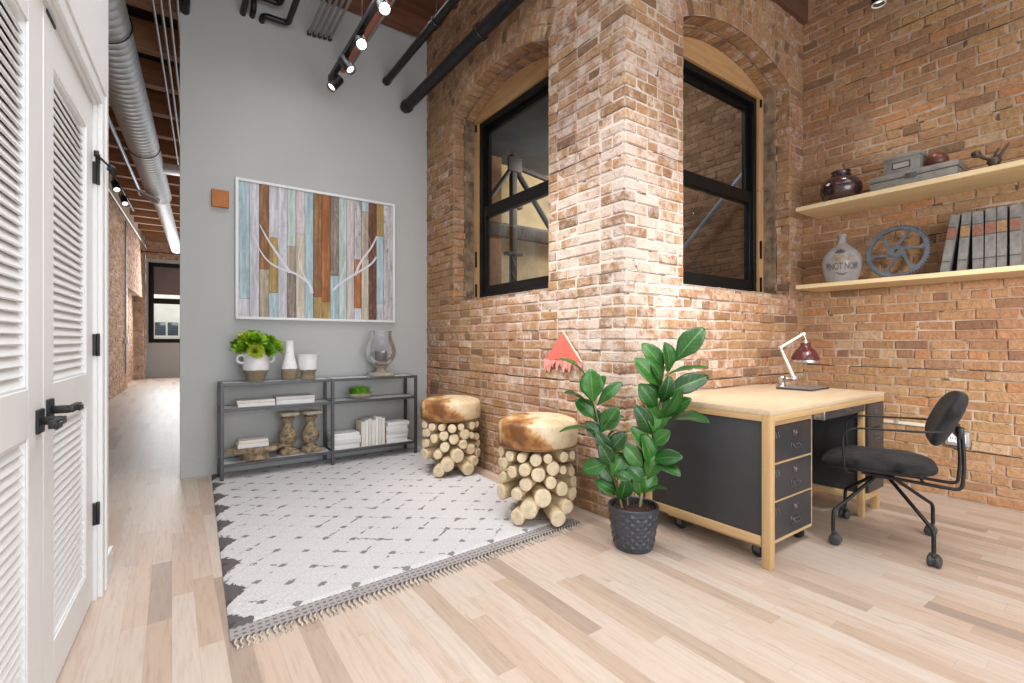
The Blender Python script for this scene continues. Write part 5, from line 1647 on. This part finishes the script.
t = thing('desk_chair', 'black velour desk chair with thin metal arms and casters at the wooden desk', 'chair', (3.37, 1.03, 0), .32)
def seat_fn(p):
    q = Vector((p.x - .035, p.y + .03, p.z + .462))
    q.z -= .030 * max(0, (p.y - .10) / .17) ** 2
    q.z += .010 * (abs(p.x) / .26) ** 2
    q.z += .003 * noise.noise(Vector((p.x * 14, p.y * 14, 1)))
    return q
b_ = NB(); cushion(b_, .50, .53, .085, 3.2, 3.0, 44, 18, seat_fn); obj('seat', b_, M['velvet'], t, angle=180)
TL = Matrix.Rotation(math.radians(24), 3, 'X')
def back_fn(p):
    # p: x width, y height, z thickness -> stand it up, curve it round the sitter
    q = Vector((p.x, p.z, p.y))
    q.y += .030 * (p.x / .24) ** 2
    q = TL @ q
    q += Vector((0, 0, 0)) * noise.noise(p * 15)
    return q + Vector((-.035, -.275, .735))
b_ = NB(); cushion(b_, .47, .315, .082, 2.9, 2.6, 44, 18, back_fn); obj('backrest', b_, M['velvet'], t, angle=180)
b_ = NB(); bx(b_, -.14, .14, -.16, .16, .408, .419, .003, 1); cyl(b_, (0, 0, .372), (0, 0, .41), .045, 20, bev=.004); bx(b_, -.06, .06, -.05, .05, .365, .388, .006); obj('hub', b_, M['black'], t)
b_ = NB()
for s in (-1, 1):
    tube(b_, rounded([(s * .075 - .02, .10, .396), (s * .075 - .03, -.26, .372), (s * .072 - .035, -.325, .372), (s * .070 - .035, -.335, .50), (s * .070 - .035, -.325, .70)], .05, 6), .0088, 10)
tube(b_, [(-.075, -.17, .381), (.075, -.17, .381)], .008, 8); bx(b_, -.135, .065, -.328, -.306, .64, .70, .004)
obj('back_support', b_, M['black'], t)
for s in (-1, 1):
    b_ = NB()
    tube(b_, rounded([(s * .225 - .035, -.25, .692), (s * .27 - .035, -.17, .688), (s * .275 - .035, .13, .679), (s * .273 - .035, .185, .64), (s * .262 - .035, .175, .432), (s * .18 - .035, .13, .415)], .045, 6), .0058, 10)
    obj('armrest', b_, M['black'], t)
for (x, y) in ((-.262, .205), (.262, .215), (.262, -.215), (-.262, -.225)):
    x, y = x * math.cos(.098) + y * math.sin(.098), -x * math.sin(.098) + y * math.cos(.098)
    b_ = NB(); tube(b_, rounded([(x * .10, y * .10, .378), (x * .98, y * .98, .190), (x, y, .165), (x, y, .075)], .03, 5), .0098, 10)
    lg = obj('leg', b_, M['black'], t)
    b_ = NB(); cyl(b_, (x, y, .055), (x, y, .088), .008, 10)
    a = math.atan2(y, x) + .6
    dv = Vector((math.cos(a), math.sin(a), 0)); o = Vector((x, y, .030)) + Vector((-dv.y, dv.x, 0)) * .010
    for q in (-1, 1): cyl(b_, o + dv * (q * .006), o + dv * (q * .026), .030, 22, bev=.005)
    cyl(b_, o - dv * .008, o + dv * .008, .024, 16)
    tube(b_, [o + dv * -.02 + ZV * .029, o + ZV * .033, o + dv * .02 + ZV * .029], .009, 8)
    obj('caster', b_, M['caster_grey'], lg)

# ---------------------------------------------------------------- desk lamp, notebook
M['maroon'] = mat('maroon_enamel', (.085, .017, .019), .25, .1, .1, 10, coat=.4)
M['chrome'] = mat('chrome', (.62, .61, .60), .18, .95, .05, 8)
LX, LY, LZ = 3.80, 1.80, DH
t = thing('desk_lamp', 'articulated desk lamp with a maroon dome shade and steel arms', 'lamp', (LX, LY, LZ))
mp = .00765
lampR = Vector((.8160, -.5780, 0))
def LP(u, v): return lampR * ((u - 783.5) * mp) + ZV * ((381.5 - v) * mp)
b_ = NB(); lathe(b_, [(0, 0), (.034, 0), (.037, .004), (.034, .012), (.024, .020), (.022, .055), (.027, .062), (.030, .070), (.024, .080), (0, .082)], 28); obj('base', b_, M['chrome'], t)
pA, pB, pC, pD = LP(784.8, 373.5), LP(795.5, 373), LP(782, 342.5), LP(804.5, 329)
b_ = NB(); cyl(b_, pA, pB, .011, 14, bev=.002); cyl(b_, pB - camF * .022, pB + camF * .022, .022, 18, bev=.003); obj('joint', b_, M['chrome'], t)
M['arm_steel'] = mat('satin_steel', (.72, .69, .65), .4, .25, .06, 10)
b_ = NB(); tube(b_, [pB, pB.lerp(pC, .5), pC], [.0150, .0125, .009], 12); cyl(b_, pC - camF * .016, pC + camF * .016, .012, 14, bev=.002); obj('lower_arm', b_, M['arm_steel'], t)
b_ = NB(); tube(b_, [pC, pD], [.0105, .0105], 12); cyl(b_, pD - camF * .018, pD + camF * .018, .013, 14, bev=.002); obj('upper_arm', b_, M['arm_steel'], t)
pE = LP(807, 336.5)
b_ = NB(); tube(b_, [pD, pD.lerp(pE, .5) + lampR * .01, pE], .007, 10); lathe(b_, [(0, .012), (.018, .012), (.020, 0), (.020, -.022), (0, -.022)], 20, pE); obj('neck', b_, M['chrome'], t)
b_ = NB(); lathe(b_, [(.012, -.008), (.030, -.010), (.034, -.016), (.034, -.034), (.044, -.046), (.066, -.066), (.084, -.092), (.094, -.122), (.097, -.146), (.094, -.146), (.091, -.122), (.081, -.094), (.064, -.069), (.040, -.049), (.012, -.04)], 40, pE)
sh = obj('shade', b_, M['maroon'], t)
b_ = NB(); lathe(b_, [(.0965, -.138), (.1015, -.142), (.1015, -.154), (.0965, -.158), (.092, -.154), (.093, -.142), (.0965, -.138)], 40, pE); obj('shade_rim', b_, M['chrome'], sh)
b_ = NB(); lathe(b_, [(0, -.05), (.018, -.052), (.027, -.075), (.029, -.10), (.02, -.122), (0, -.13)], 20, pE); obj('bulb', b_, mat('bulb_white', (.8, .78, .72), .3), sh)
b_ = NB(); tube(b_, [pE + Vector((0, 0, -.15)) - lampR * .01, pE + Vector((0, 0, -.215)) - lampR * .012], .0014, 6); lathe(b_, [(0, .0), (.004, -.002), (.004, -.012), (0, -.014)], 8, pE + Vector((0, 0, -.213)) - lampR * .012); obj('pull_cord', b_, M['black'], sh)
t = thing('notebook', 'flat dark slate notebook lying on the desk under the lamp', 'notebook', (3.585, 1.50, DH), .05)
M['nb'] = mat('notebook_slate', (.15, .15, .155), .35, 0, .15, 8)
b_ = NB(); bx(b_, 0, .33, 0, .235, 0, .003, .001, 1); bx(b_, 0, .33, 0, .235, .013, .016, .001, 1); bx(b_, 0, .33, .231, .236, .0005, .0155, .002, 1); obj('cover', b_, M['nb'], t)
b_ = NB(); bx(b_, .003, .327, .003, .231, .003, .013); obj('pages', b_, mat('notebook_edge', (.05, .04, .035), .7), t)

# ---------------------------------------------------------------- shelves and what stands on them
M['shelfwood'] = wood('pine_shelf', (.62, .46, .25), (.74, .60, .38), (14, 1.0, 14), 2.2, .55, .06)
SXF, SYL = 4.255, 1.905
for z0, z1, nm in ((2.232, 2.268, 'upper pale wood shelf on the right brick wall'), (1.586, 1.620, 'lower pale wood shelf on the right brick wall')):
    t = thing('wall_shelf', nm, 'shelf', (SXF, SYL, z0))
    b_ = NB(); bx(b_, 0, XS - SXF, -2.35, 0, 0, z1 - z0, .003, 1); obj('board', b_, M['shelfwood'], t)
def SY(u, X):
    r = (u - 512) / 480.0
    return X * (.8160 - .5780 * r) / (.8160 * r + .5780)
U2, L2 = 2.268, 1.620
M['vase_dark'] = mat('oxblood_glaze', (.045, .018, .022), .22, .1, .5, 7, coat=.5)
t = thing('round_vase', 'dark oxblood squat round vase at the left end of the upper shelf', 'vase', (4.46, SY(841, 4.46), U2))
b_ = NB(); lathe(b_, [(0, 0), (.078, 0), (.090, .008), (.128, .055), (.148, .105), (.147, .145), (.122, .19), (.082, .218), (.066, .228), (.060, .245), (.066, .262), (.070, .268), (.064, .270), (.054, .262), (.05, .24), (.05, .2), (0, .19)], 44); obj('body', b_, M['vase_dark'], t)
b_ = NB(); tube(b_, [(.064 * math.cos(k * PI / 20), .064 * math.sin(k * PI / 20), .234) for k in range(40)], .006, 8, close=True); obj('neck_ring', b_, M['black'], t)
M['tin'] = mat('painted_tin', (.225, .215, .20), .5, .25, .18, 14, .1)
M['tin_d'] = mat('tin_dark_edge', (.07, .068, .066), .5, .3, .2, 14)
XB = 4.385; ya, yb = SY(869.6, XB), SY(957.5, XB)
t = thing('tin_case', 'wide flat grey metal case on the upper shelf under the smaller box', 'case', (XB, ya, U2))
ln = ya - yb
b_ = NB(); bx(b_, 0, .215, -ln, 0, 0, .088, .006); obj('body', b_, M['tin'], t)
b_ = NB(); bx(b_, -.004, .219, -ln - .004, .004, .092, .132, .006); ld = obj('lid', b_, M['tin'], t)
b_ = NB(); bx(b_, .002, .213, -ln + .002, -.002, .087, .093); obj('gap', b_, M['tin_d'], t)
b_ = NB(); bx(b_, -.011, -.003, -ln * .5 - .035, -ln * .5 + .035, .075, .112, .004); cyl(b_, (-.010, -ln * .5, .094), (-.018, -ln * .5, .094), .013, 14, bev=.002); obj('latch', b_, M['hw'], t)
XB2 = 4.415; ya2, yb2 = SY(883.5, XB2), SY(919.7, XB2)
t = thing('tin_box', 'smaller grey metal file box stacked on the wide flat case', 'box', (XB2, ya2, U2 + .132))
ln = ya2 - yb2
b_ = NB(); bx(b_, 0, .17, -ln, 0, .0, .118, .005); obj('body', b_, M['tin'], t)
b_ = NB(); bx(b_, -.006, .176, -ln - .006, .006, .112, .140, .005); obj('lid', b_, M['tin'], t)
b_ = NB(); ym = -ln * .5
bx(b_, -.005, .002, ym - .055, ym + .055, .035, .042, .001, 1); bx(b_, -.005, .002, ym - .055, ym + .055, .078, .085, .001, 1); bx(b_, -.005, .002, ym - .055, ym - .048, .035, .085, .001, 1); bx(b_, -.005, .002, ym + .048, ym + .055, .035, .085, .001, 1); obj('label_holder', b_, M['tin_d'], t)
b_ = NB(); bx(b_, -.002, .001, ym - .048, ym + .048, .042, .078); obj('label_card', b_, mat('label_card', (.32, .30, .27), .8), t)
M['redjar'] = mat('rust_red_glaze', (.115, .03, .02), .35, 0, .25, 9)
t = thing('round_jar', 'small rust red round jar on the flat metal case behind the box', 'jar', (4.51, SY(937, 4.51), U2 + .132))
b_ = NB(); lathe(b_, [(0, 0), (.035, 0), (.055, .016), (.066, .045), (.062, .075), (.042, .10), (.022, .11), (.016, .118), (0, .122)], 32); obj('body', b_, M['redjar'], t)
# old iron valve
XT = 4.43
t = thing('iron_valve', 'old dark iron valve with crossed arms at the right end of upper shelf', 'valve', (XT, SY(994, XT), U2))
M['iron'] = mat('old_iron', (.075, .055, .045), .45, .6, .35, 25, .3)
b_ = NB(); lathe(b_, [(0, 0), (.042, 0), (.045, .006), (.030, .014), (.022, .03), (.026, .05), (.036, .065), (.034, .085), (.02, .10), (0, .104)], 24); obj('body', b_, M['iron'], t)
yk = SY(976, XT) - SY(994, XT)
b_ = NB(); tube(b_, [(0, 0, .078), (0, yk * .5, .105), (0, yk * .85, .135)], [.012, .010, .012], 10); lathe(b_, [(0, -.026), (.02, -.018), (.027, 0), (.02, .018), (0, .026)], 18, (0, yk, .146)); obj('lever', b_, M['iron'], t)
yt = SY(1008.5, XT) - SY(994, XT)
b_ = NB(); tube(b_, [(0, 0, .08), (.0, yt * .55, .115), (0, yt * 1.05, .172)], [.012, .009, .006], 10); obj('arm', b_, M['iron'], t)
b_ = NB(); tube(b_, [(0, 0, .08), (.0, yt * .12, .12), (0, yt * .35, .150)], [.012, .009, .006], 10); obj('arm', b_, M['iron'], t)
# demijohn with painted lettering
M['milk'] = thin_glass('frosted_glass', (.72, .68, .65), 1.0, .3, .20)
XJ = 4.45
t = thing('demijohn', 'frosted glass bottle lettered PINOT NOIR on the lower shelf', 'bottle', (XJ, SY(842, XJ), L2), math.atan2(-SY(842, XJ), -XJ) + PI / 2)
jp = [(0, 0), (.085, 0), (.098, .006), (.112, .045), (.128, .10), (.136, .15), (.134, .19), (.122, .23), (.095, .268), (.06, .296), (.038, .318), (.029, .34), (.028, .375), (.035, .382), (.035, .396), (.028, .40), (.023, .395), (.022, .36), (0, .35)]
b_ = NB(); lathe(b_, jp, 48); obj('body', b_, M['milk'], t)
def jr(z):
    for (r0, z0), (r1, z1) in zip(jp[1:-3], jp[2:-2]):
        if z0 <= z <= z1 and z1 > z0: return r0 + (r1 - r0) * (z - z0) / (z1 - z0)
    return .13
def wrap(bm, vs, fs, zc, eps=.0038):
    V = []
    for (x, y) in vs:
        z = zc + y; r = jr(z) + eps; a = -PI / 2 + x / .136
        V.append(bm.verts.new((r * math.cos(a), r * math.sin(a), z)))
    for f in fs:
        try: bm.faces.new([V[i] for i in f])
        except ValueError: pass
M['ink'] = mat('bottle_ink', (.07, .055, .05), .6)
M['ink2'] = mat('bottle_emblem', (.22, .17, .10), .6, 0, .3, 30)
b_ = NB(); vs, fs = text_mesh('PINOT NOIR', .074, .56); wrap(b_, vs, fs, .125); obj('lettering', b_, M['ink'], t, smooth=False)
def blob(pts, sx, sz, ox, oz, bm, zc):
    n = len(pts); vs = [(ox, oz)] + [(ox + x * sx, oz + y * sz) for x, y in pts]
    wrap(bm, vs, [(0, i + 1, (i + 1) % n + 1) for i in range(n)], zc)
b_ = NB()
circ = [(math.cos(k * PI / 8), math.sin(k * PI / 8)) for k in range(16)]
for (x, z) in ((-.030, .012), (-.012, .014), (-.022, -.004), (-.004, -.002), (-.014, -.016), (-.034, -.004)): blob(circ, .017, .016, x * 1.5 + .006, z * 1.4, b_, .196)
for (x, z) in ((.052, .006), (.062, -.004), (.046, -.008)): blob(circ, .013, .016, x * 1.15, z * 1.4, b_, .196)
obj('emblem', b_, M['ink2'], t, smooth=False)
b_ = NB()
for ang in (20, 55, 90, 125, 160):
    a = math.radians(ang); lf = []
    for k in range(12):
        q = k / 11; w = math.sin(q * PI) * .16
        lf.append((q, w))
    pts = lf + [(q, -w) for q, w in reversed(lf)]
    blob([(x * math.cos(a) - y * math.sin(a), x * math.sin(a) + y * math.cos(a)) for x, y in pts], .050, .042, -.016, .036, b_, .198)
obj('leaf_crown', b_, M['ink'], t, smooth=False)
b_ = NB(); sw = []
for k in range(24):
    q = k / 23; sw.append((-.062 + .124 * q, .006 * math.sin(q * 9)))
vs = []; fs = []
for i, (x, y) in enumerate(sw):
    w = .0035 * math.sin(PI * i / 23) + .0006; vs += [(x, y + w), (x, y - w)]
    if i: fs.append((2 * i - 2, 2 * i, 2 * i + 1, 2 * i - 1))
wrap(b_, vs, fs, .072)
obj('flourish', b_, M['ink'], t, smooth=False)
b_ = NB(); vs = []; fs = []
for i in range(16):
    q = i / 15; x, y = -.03 + .06 * q, -.010 + .005 * math.sin(q * 7 + 1); vs += [(x, y + .002), (x, y - .002)]
    if i: fs.append((2 * i - 2, 2 * i, 2 * i + 1, 2 * i - 1))
wrap(b_, vs, fs, .072)
obj('flourish_line', b_, M['ink'], t, smooth=False)
# cast gear wheel leaning on the bricks
M['cast'] = mat('blue_cast_iron', (.125, .145, .175), .45, .5, .3, 18, .25)
Rg = .190
YGr = SY(896.5, 4.43)
t = thing('gear_wheel', 'blue grey cast iron gear wheel standing on the lower shelf beside the bottle', 'wheel', (4.43, YGr, L2 + .002))
lean = Matrix.Rotation(math.radians(4), 3, 'Y')
def G(y, z, x=0.0): return lean @ Vector((x, y, z + Rg + .012))
def band(bm, r0, r1, x0, x1, n=96):
    rg = []
    for (r, x) in ((r0, x0), (r1, x0), (r1, x1), (r0, x1)):
        rg.append([bm.verts.new(G(r * math.cos(2 * PI * k / n), r * math.sin(2 * PI * k / n), x)) for k in range(n)])
    for q in range(4):
        A, B = rg[q], rg[(q + 1) % 4]
        for k in range(n): bm.faces.new((A[k], A[(k + 1) % n], B[(k + 1) % n], B[k]))
b_ = NB(); band(b_, Rg * .87, Rg, -.012, .012)
for k in range(64):
    a = 2 * PI * k / 64
    o = Vector((0, math.cos(a), math.sin(a))); tg = Vector((0, -math.sin(a), math.cos(a)))
    poly = [o * (Rg - .001) - tg * .0062, o * (Rg + .011) - tg * .0032, o * (Rg + .011) + tg * .0032, o * (Rg - .001) + tg * .0062]
    prism(b_, [G(p.y, p.z, -.012) for p in poly], lean @ Vector((1, 0, 0)), .024)
obj('toothed_rim', b_, M['cast'], t, angle=30)
b_ = NB(); band(b_, .016, .048, -.020, .014, 40); band(b_, .030, .040, -.024, -.018, 40); obj('hub', b_, M['cast'], t, angle=30)
for k in range(6):
    a0 = 2 * PI * k / 6 + .5
    b_ = NB(); pts = []; wd_ = []
    for i in range(12):
        q = i / 11; r = .036 + (Rg * .885 - .036) * q; a = a0 + .62 * math.sin(q * PI * .5) - .25 * q * q
        pts.append((r * math.cos(a), r * math.sin(a))); wd_.append(.013 - .004 * math.sin(q * PI) + (.010 * max(0, q - .8) * 5) + (.010 * max(0, .2 - q) * 5))
    L_, R_ = [], []
    for i, (y, z) in enumerate(pts):
        a_, c_ = pts[max(0, i - 1)], pts[min(11, i + 1)]
        tx, tz = c_[0] - a_[0], c_[1] - a_[1]; l_ = math.hypot(tx, tz); nx, nz_ = -tz / l_, tx / l_
        L_.append((y + nx * wd_[i], z + nz_ * wd_[i])); R_.append((y - nx * wd_[i], z - nz_ * wd_[i]))
    for i in range(11):
        prism(b_, [G(*L_[i], -.008), G(*L_[i + 1], -.008), G(*R_[i + 1], -.008), G(*R_[i], -.008)], lean @ Vector((1, 0, 0)), .014)
    obj('spoke', b_, M['cast'], t, angle=30)
# tall grey books
M['bookcloth'] = mat('grey_book_cloth', (.16, .152, .148), .8, 0, .3, 22, .1)
M['bk_red'] = mat('spine_label_red', (.19, .078, .05), .7, 0, .35, 40)
M['bk_och'] = mat('spine_label_ochre', (.24, .135, .055), .7, 0, .35, 40)
XK = 4.40
bl = [(939.2, 948.6, 8.5, 'bk_red', 'leftmost'), (956.2, 965.6, 4.2, 'bk_och', 'second from left, leaning'), (972.2, 983.2, 0, 'bk_red', 'third from left'), (984.3, 995.4, .6, 'bk_red', 'third from right'), (996.4, 1006.3, .4, 'bk_och', 'second from right'), (1009.6, 1021.0, 0, 'bk_red', 'rightmost')]
for (ua, ub, lean_, lb, nm) in bl:
    y0_, y1_ = SY(ua, XK), SY(ub, XK); th = y0_ - y1_
    la = math.radians(lean_)
    make_book((XK, y0_, L2 + th * math.sin(la) + .0005), .235, .405 + R(-.006, .006), th, '%s of the tall grey books on the lower shelf, %s label' % (nm, 'reddish' if lb == 'bk_red' else 'ochre'), M['bookcloth'], -PI / 2, 'tall grey books on the lower shelf', True, True, la, M[lb])

# ---------------------------------------------------------------- things on the brick walls
def WY(u, v, X=XA):
    r = (u - 512) / 480.0; tt = X / (.8160 * r + .5780)
    return tt * (.8160 - .5780 * r), 1.15 + (341.5 - v) / 480 * tt
def px2(x, y): return WY(530 + x / 9.757, 320 + y / 9.757)
M['coral'] = mat('coral_felt', (.72, .15, .11), .9, 0, .14, 30, .3)
M['coral_p'] = mat('coral_fringe', (.74, .30, .26), .9, 0, .3, 30, .3)
M['cordw'] = mat('cream_edging', (.66, .53, .40), .8, 0, .1, 20)
py0, pz0 = px2(340, 110)
t = thing('pennant', 'coral red triangular pennant with ragged fringe on the left brick face', 'pennant', (XA - .012, py0, pz0))
def PQ(x, y, o=0.0):
    yy, zz = px2(x, y); return Vector((-o, yy - py0, zz - pz0))
b_ = NB()
front = []
prism(b_, [PQ(340, 118), PQ(517, 412), PQ(400, 398), PQ(300, 385), PQ(180, 378)], (-1, 0, 0), .010)
obj('cloth', b_, M['coral'], t)
b_ = NB(); tube(b_, [PQ(338, 108, .006), PQ(430, 255, .010), PQ(524, 408, .008)], .0065, 8); obj('edge_cord', b_, M['cordw'], t)
b_ = NB()
rf = random.Random(5)
for k in range(19):
    q = k / 18; x = 165 + 345 * q; y = 372 + 38 * q
    w = rf.uniform(16, 30); l_ = rf.uniform(60, 165) * (1 - .35 * q)
    sx = rf.uniform(-25, 12)
    prism(b_, [PQ(x - w * .6, y, .002 + .002 * (k % 3)), PQ(x + w * .6, y + 5, .002), PQ(x + w * .5 + sx * .5, y + l_ * .55, .004 + .004 * (k % 2)), PQ(x + sx, y + l_, .003), PQ(x - w * .5 + sx * .5, y + l_ * .5, .006)], (-1, 0, 0), .004)
obj('fringe', b_, M['coral_p'], t)
# outlet box
M['box_grey'] = mat('outlet_box_grey', (.36, .36, .345), .45, .3, .1, 14)
t = thing('outlet_box', 'grey metal outlet box with a white face on the right wall behind the chair', 'outlet', (XS - .003, .972, .448))
b_ = NB(); bx(b_, -.052, 0, -.066, .066, -.052, .052, .005); obj('box', b_, M['box_grey'], t)
b_ = NB(); bx(b_, -.057, -.050, -.050, .050, -.030, .034, .003, 1); fp = obj('face_plate', b_, M['white'], t)
b_ = NB()
for y in (-.028, 0, .028):
    bx(b_, -.0585, -.0565, y - .006, y - .003, -.006, .010); bx(b_, -.0585, -.0565, y + .003, y + .006, -.006, .010); cyl(b_, (-.0565, y, -.014), (-.0585, y, -.014), .003, 8)
obj('socket_holes', b_, M['hw'], fp)
b_ = NB(); bx(b_, -.05, -.02, -.050, .050, -.062, -.050, .003, 1); obj('bracket', b_, M['hw'], t)
t = thing('wire_raceway', 'thin pale wiring raceway along the right wall behind the chair', 'raceway', (XS - .003, 1.05, .515))
b_ = NB(); bx(b_, -.028, 0, 0, .60, -.013, .013, .004); obj('cover', b_, mat('raceway_cream', (.62, .56, .48), .5, 0, .05, 8), t)
b_ = NB(); bx(b_, -.031, 0, .27, .30, -.016, .016, .003); obj('clip', b_, M['box_grey'], t)
# ---------------------------------------------------------------- light
w = bpy.data.worlds.new('World'); sc.world = w
w.use_nodes = True
bg = w.node_tree.nodes['Background']
bg.inputs[0].default_value = (.93, .97, 1.0, 1)
bg.inputs[1].default_value = .9
def area(name, loc, aim, sx, sy, power, col=(1, 1, 1), spread=180):
    l = bpy.data.lights.new(name, 'AREA'); l.shape = 'RECTANGLE'; l.size = sx; l.size_y = sy; l.energy = power; l.color = col
    l.spread = math.radians(spread)
    o = bpy.data.objects.new(name, l); C.objects.link(o); o.location = loc
    o.rotation_euler = (Vector(aim) - Vector(loc)).to_track_quat('-Z', 'Y').to_euler()
    return o
def spot(name, loc, aim, power, ang, blend=.6, col=(1, .94, .87), size=.05):
    l = bpy.data.lights.new(name, 'SPOT'); l.energy = power; l.spot_size = math.radians(ang); l.spot_blend = blend; l.color = col; l.shadow_soft_size = size
    o = bpy.data.objects.new(name, l); C.objects.link(o); o.location = loc
    o.rotation_euler = (Vector(aim) - Vector(loc)).to_track_quat('-Z', 'Y').to_euler()
    return o
# unseen big windows behind the photographer, overhead fill added to brighten the floor
area('window_light', (.6, -3.0, 1.5), (1.6, 2.5, 1.0), 4.2, 2.2, 150, (.93, .97, 1.0))
area('overhead_fill', (1.1, .9, 4.2), (1.1, .9, 0), 2.6, 3.4, 70, (.98, .99, 1), 120)
area('overhead_fill', (1.0, 3.3, 4.2), (1.0, 3.3, 0), 1.4, 1.8, 34, (.98, .99, 1), 120)
area('overhead_fill', (3.3, -.4, 4.2), (3.3, -.2, 0), 1.8, 1.8, 22, (1, .98, .96), 120)
# track spots and one low fill
spot('track_lamp', (.55, .35, 3.7), (2.33, 2.0, 1.85), 235, 42, .9)
spot('track_lamp', (2.6, .2, 3.7), (3.3, 2.0, .95), 300, 44, .9)
spot('low_wall_fill', (.9, -1.9, 1.75), (4.68, .72, .95), 620, 36, 1.0, size=.25)  # added behind the camera to brighten the bricks under the shelves
spot('track_lamp', (.35, 2.5, 3.7), (2.3, 3.2, .95), 250, 52, 1.0)
spot('track_lamp', (4.27, 1.33, 3.63), (4.6, 1.3, 1.0), 25, 70, .9)
for (p, d), e in zip(SPOTS, (22, 30, 30, 30)):
    spot('track_lamp', p, p + d, e, 50, .7)
# area lights added for courtyard and building front; far hallway daylight
area('courtyard_fill', (6.0, 5.8, 4.1), (5.0, 7.2, 1.8), 1.4, 1.0, 55, (1, .95, .84))
area('courtyard_fill', (3.6, 3.6, 4.2), (4.9, 3.4, 2.2), 1.0, 1.0, 26, (1, .95, .9))
area('facade_fill', HW(-.5, 20.5, 5.5), HW(-.5, 27, 2.2), 4, 3, 900, (1, 1, 1))  # added outside to brighten the building front
area('hall_window_light', HW(-.5, 17.9, 2.6), HW(-.8, 11.0, 0), 2.0, 2.6, 120, (.93, .97, 1.0))
area('hall_window_light', HW(2.6, 13.5, 2.6), HW(-1.6, 13.2, 1.4), 5, 2.6, 85, (.93, .97, 1.0))

# ---------------------------------------------------------------- camera
cd = bpy.data.cameras.new('camera'); cam = bpy.data.objects.new('camera', cd); C.objects.link(cam)
cd.sensor_width = 36; cd.lens = 480 / 1024 * 36
cd.clip_start = .05; cd.clip_end = 200
cam.location = (0, 0, 1.15)
cam.rotation_euler = (PI / 2, 0, -math.atan2(.5780, .8160))
sc.camera = cam
vs_ = sc.view_settings
vs_.view_transform = 'Standard'; vs_.look = 'None'; vs_.exposure = 0.3; vs_.gamma = 1.0
vs_.use_curve_mapping = False
sc.cycles.use_denoising = True
sc.cycles.max_bounces = 8
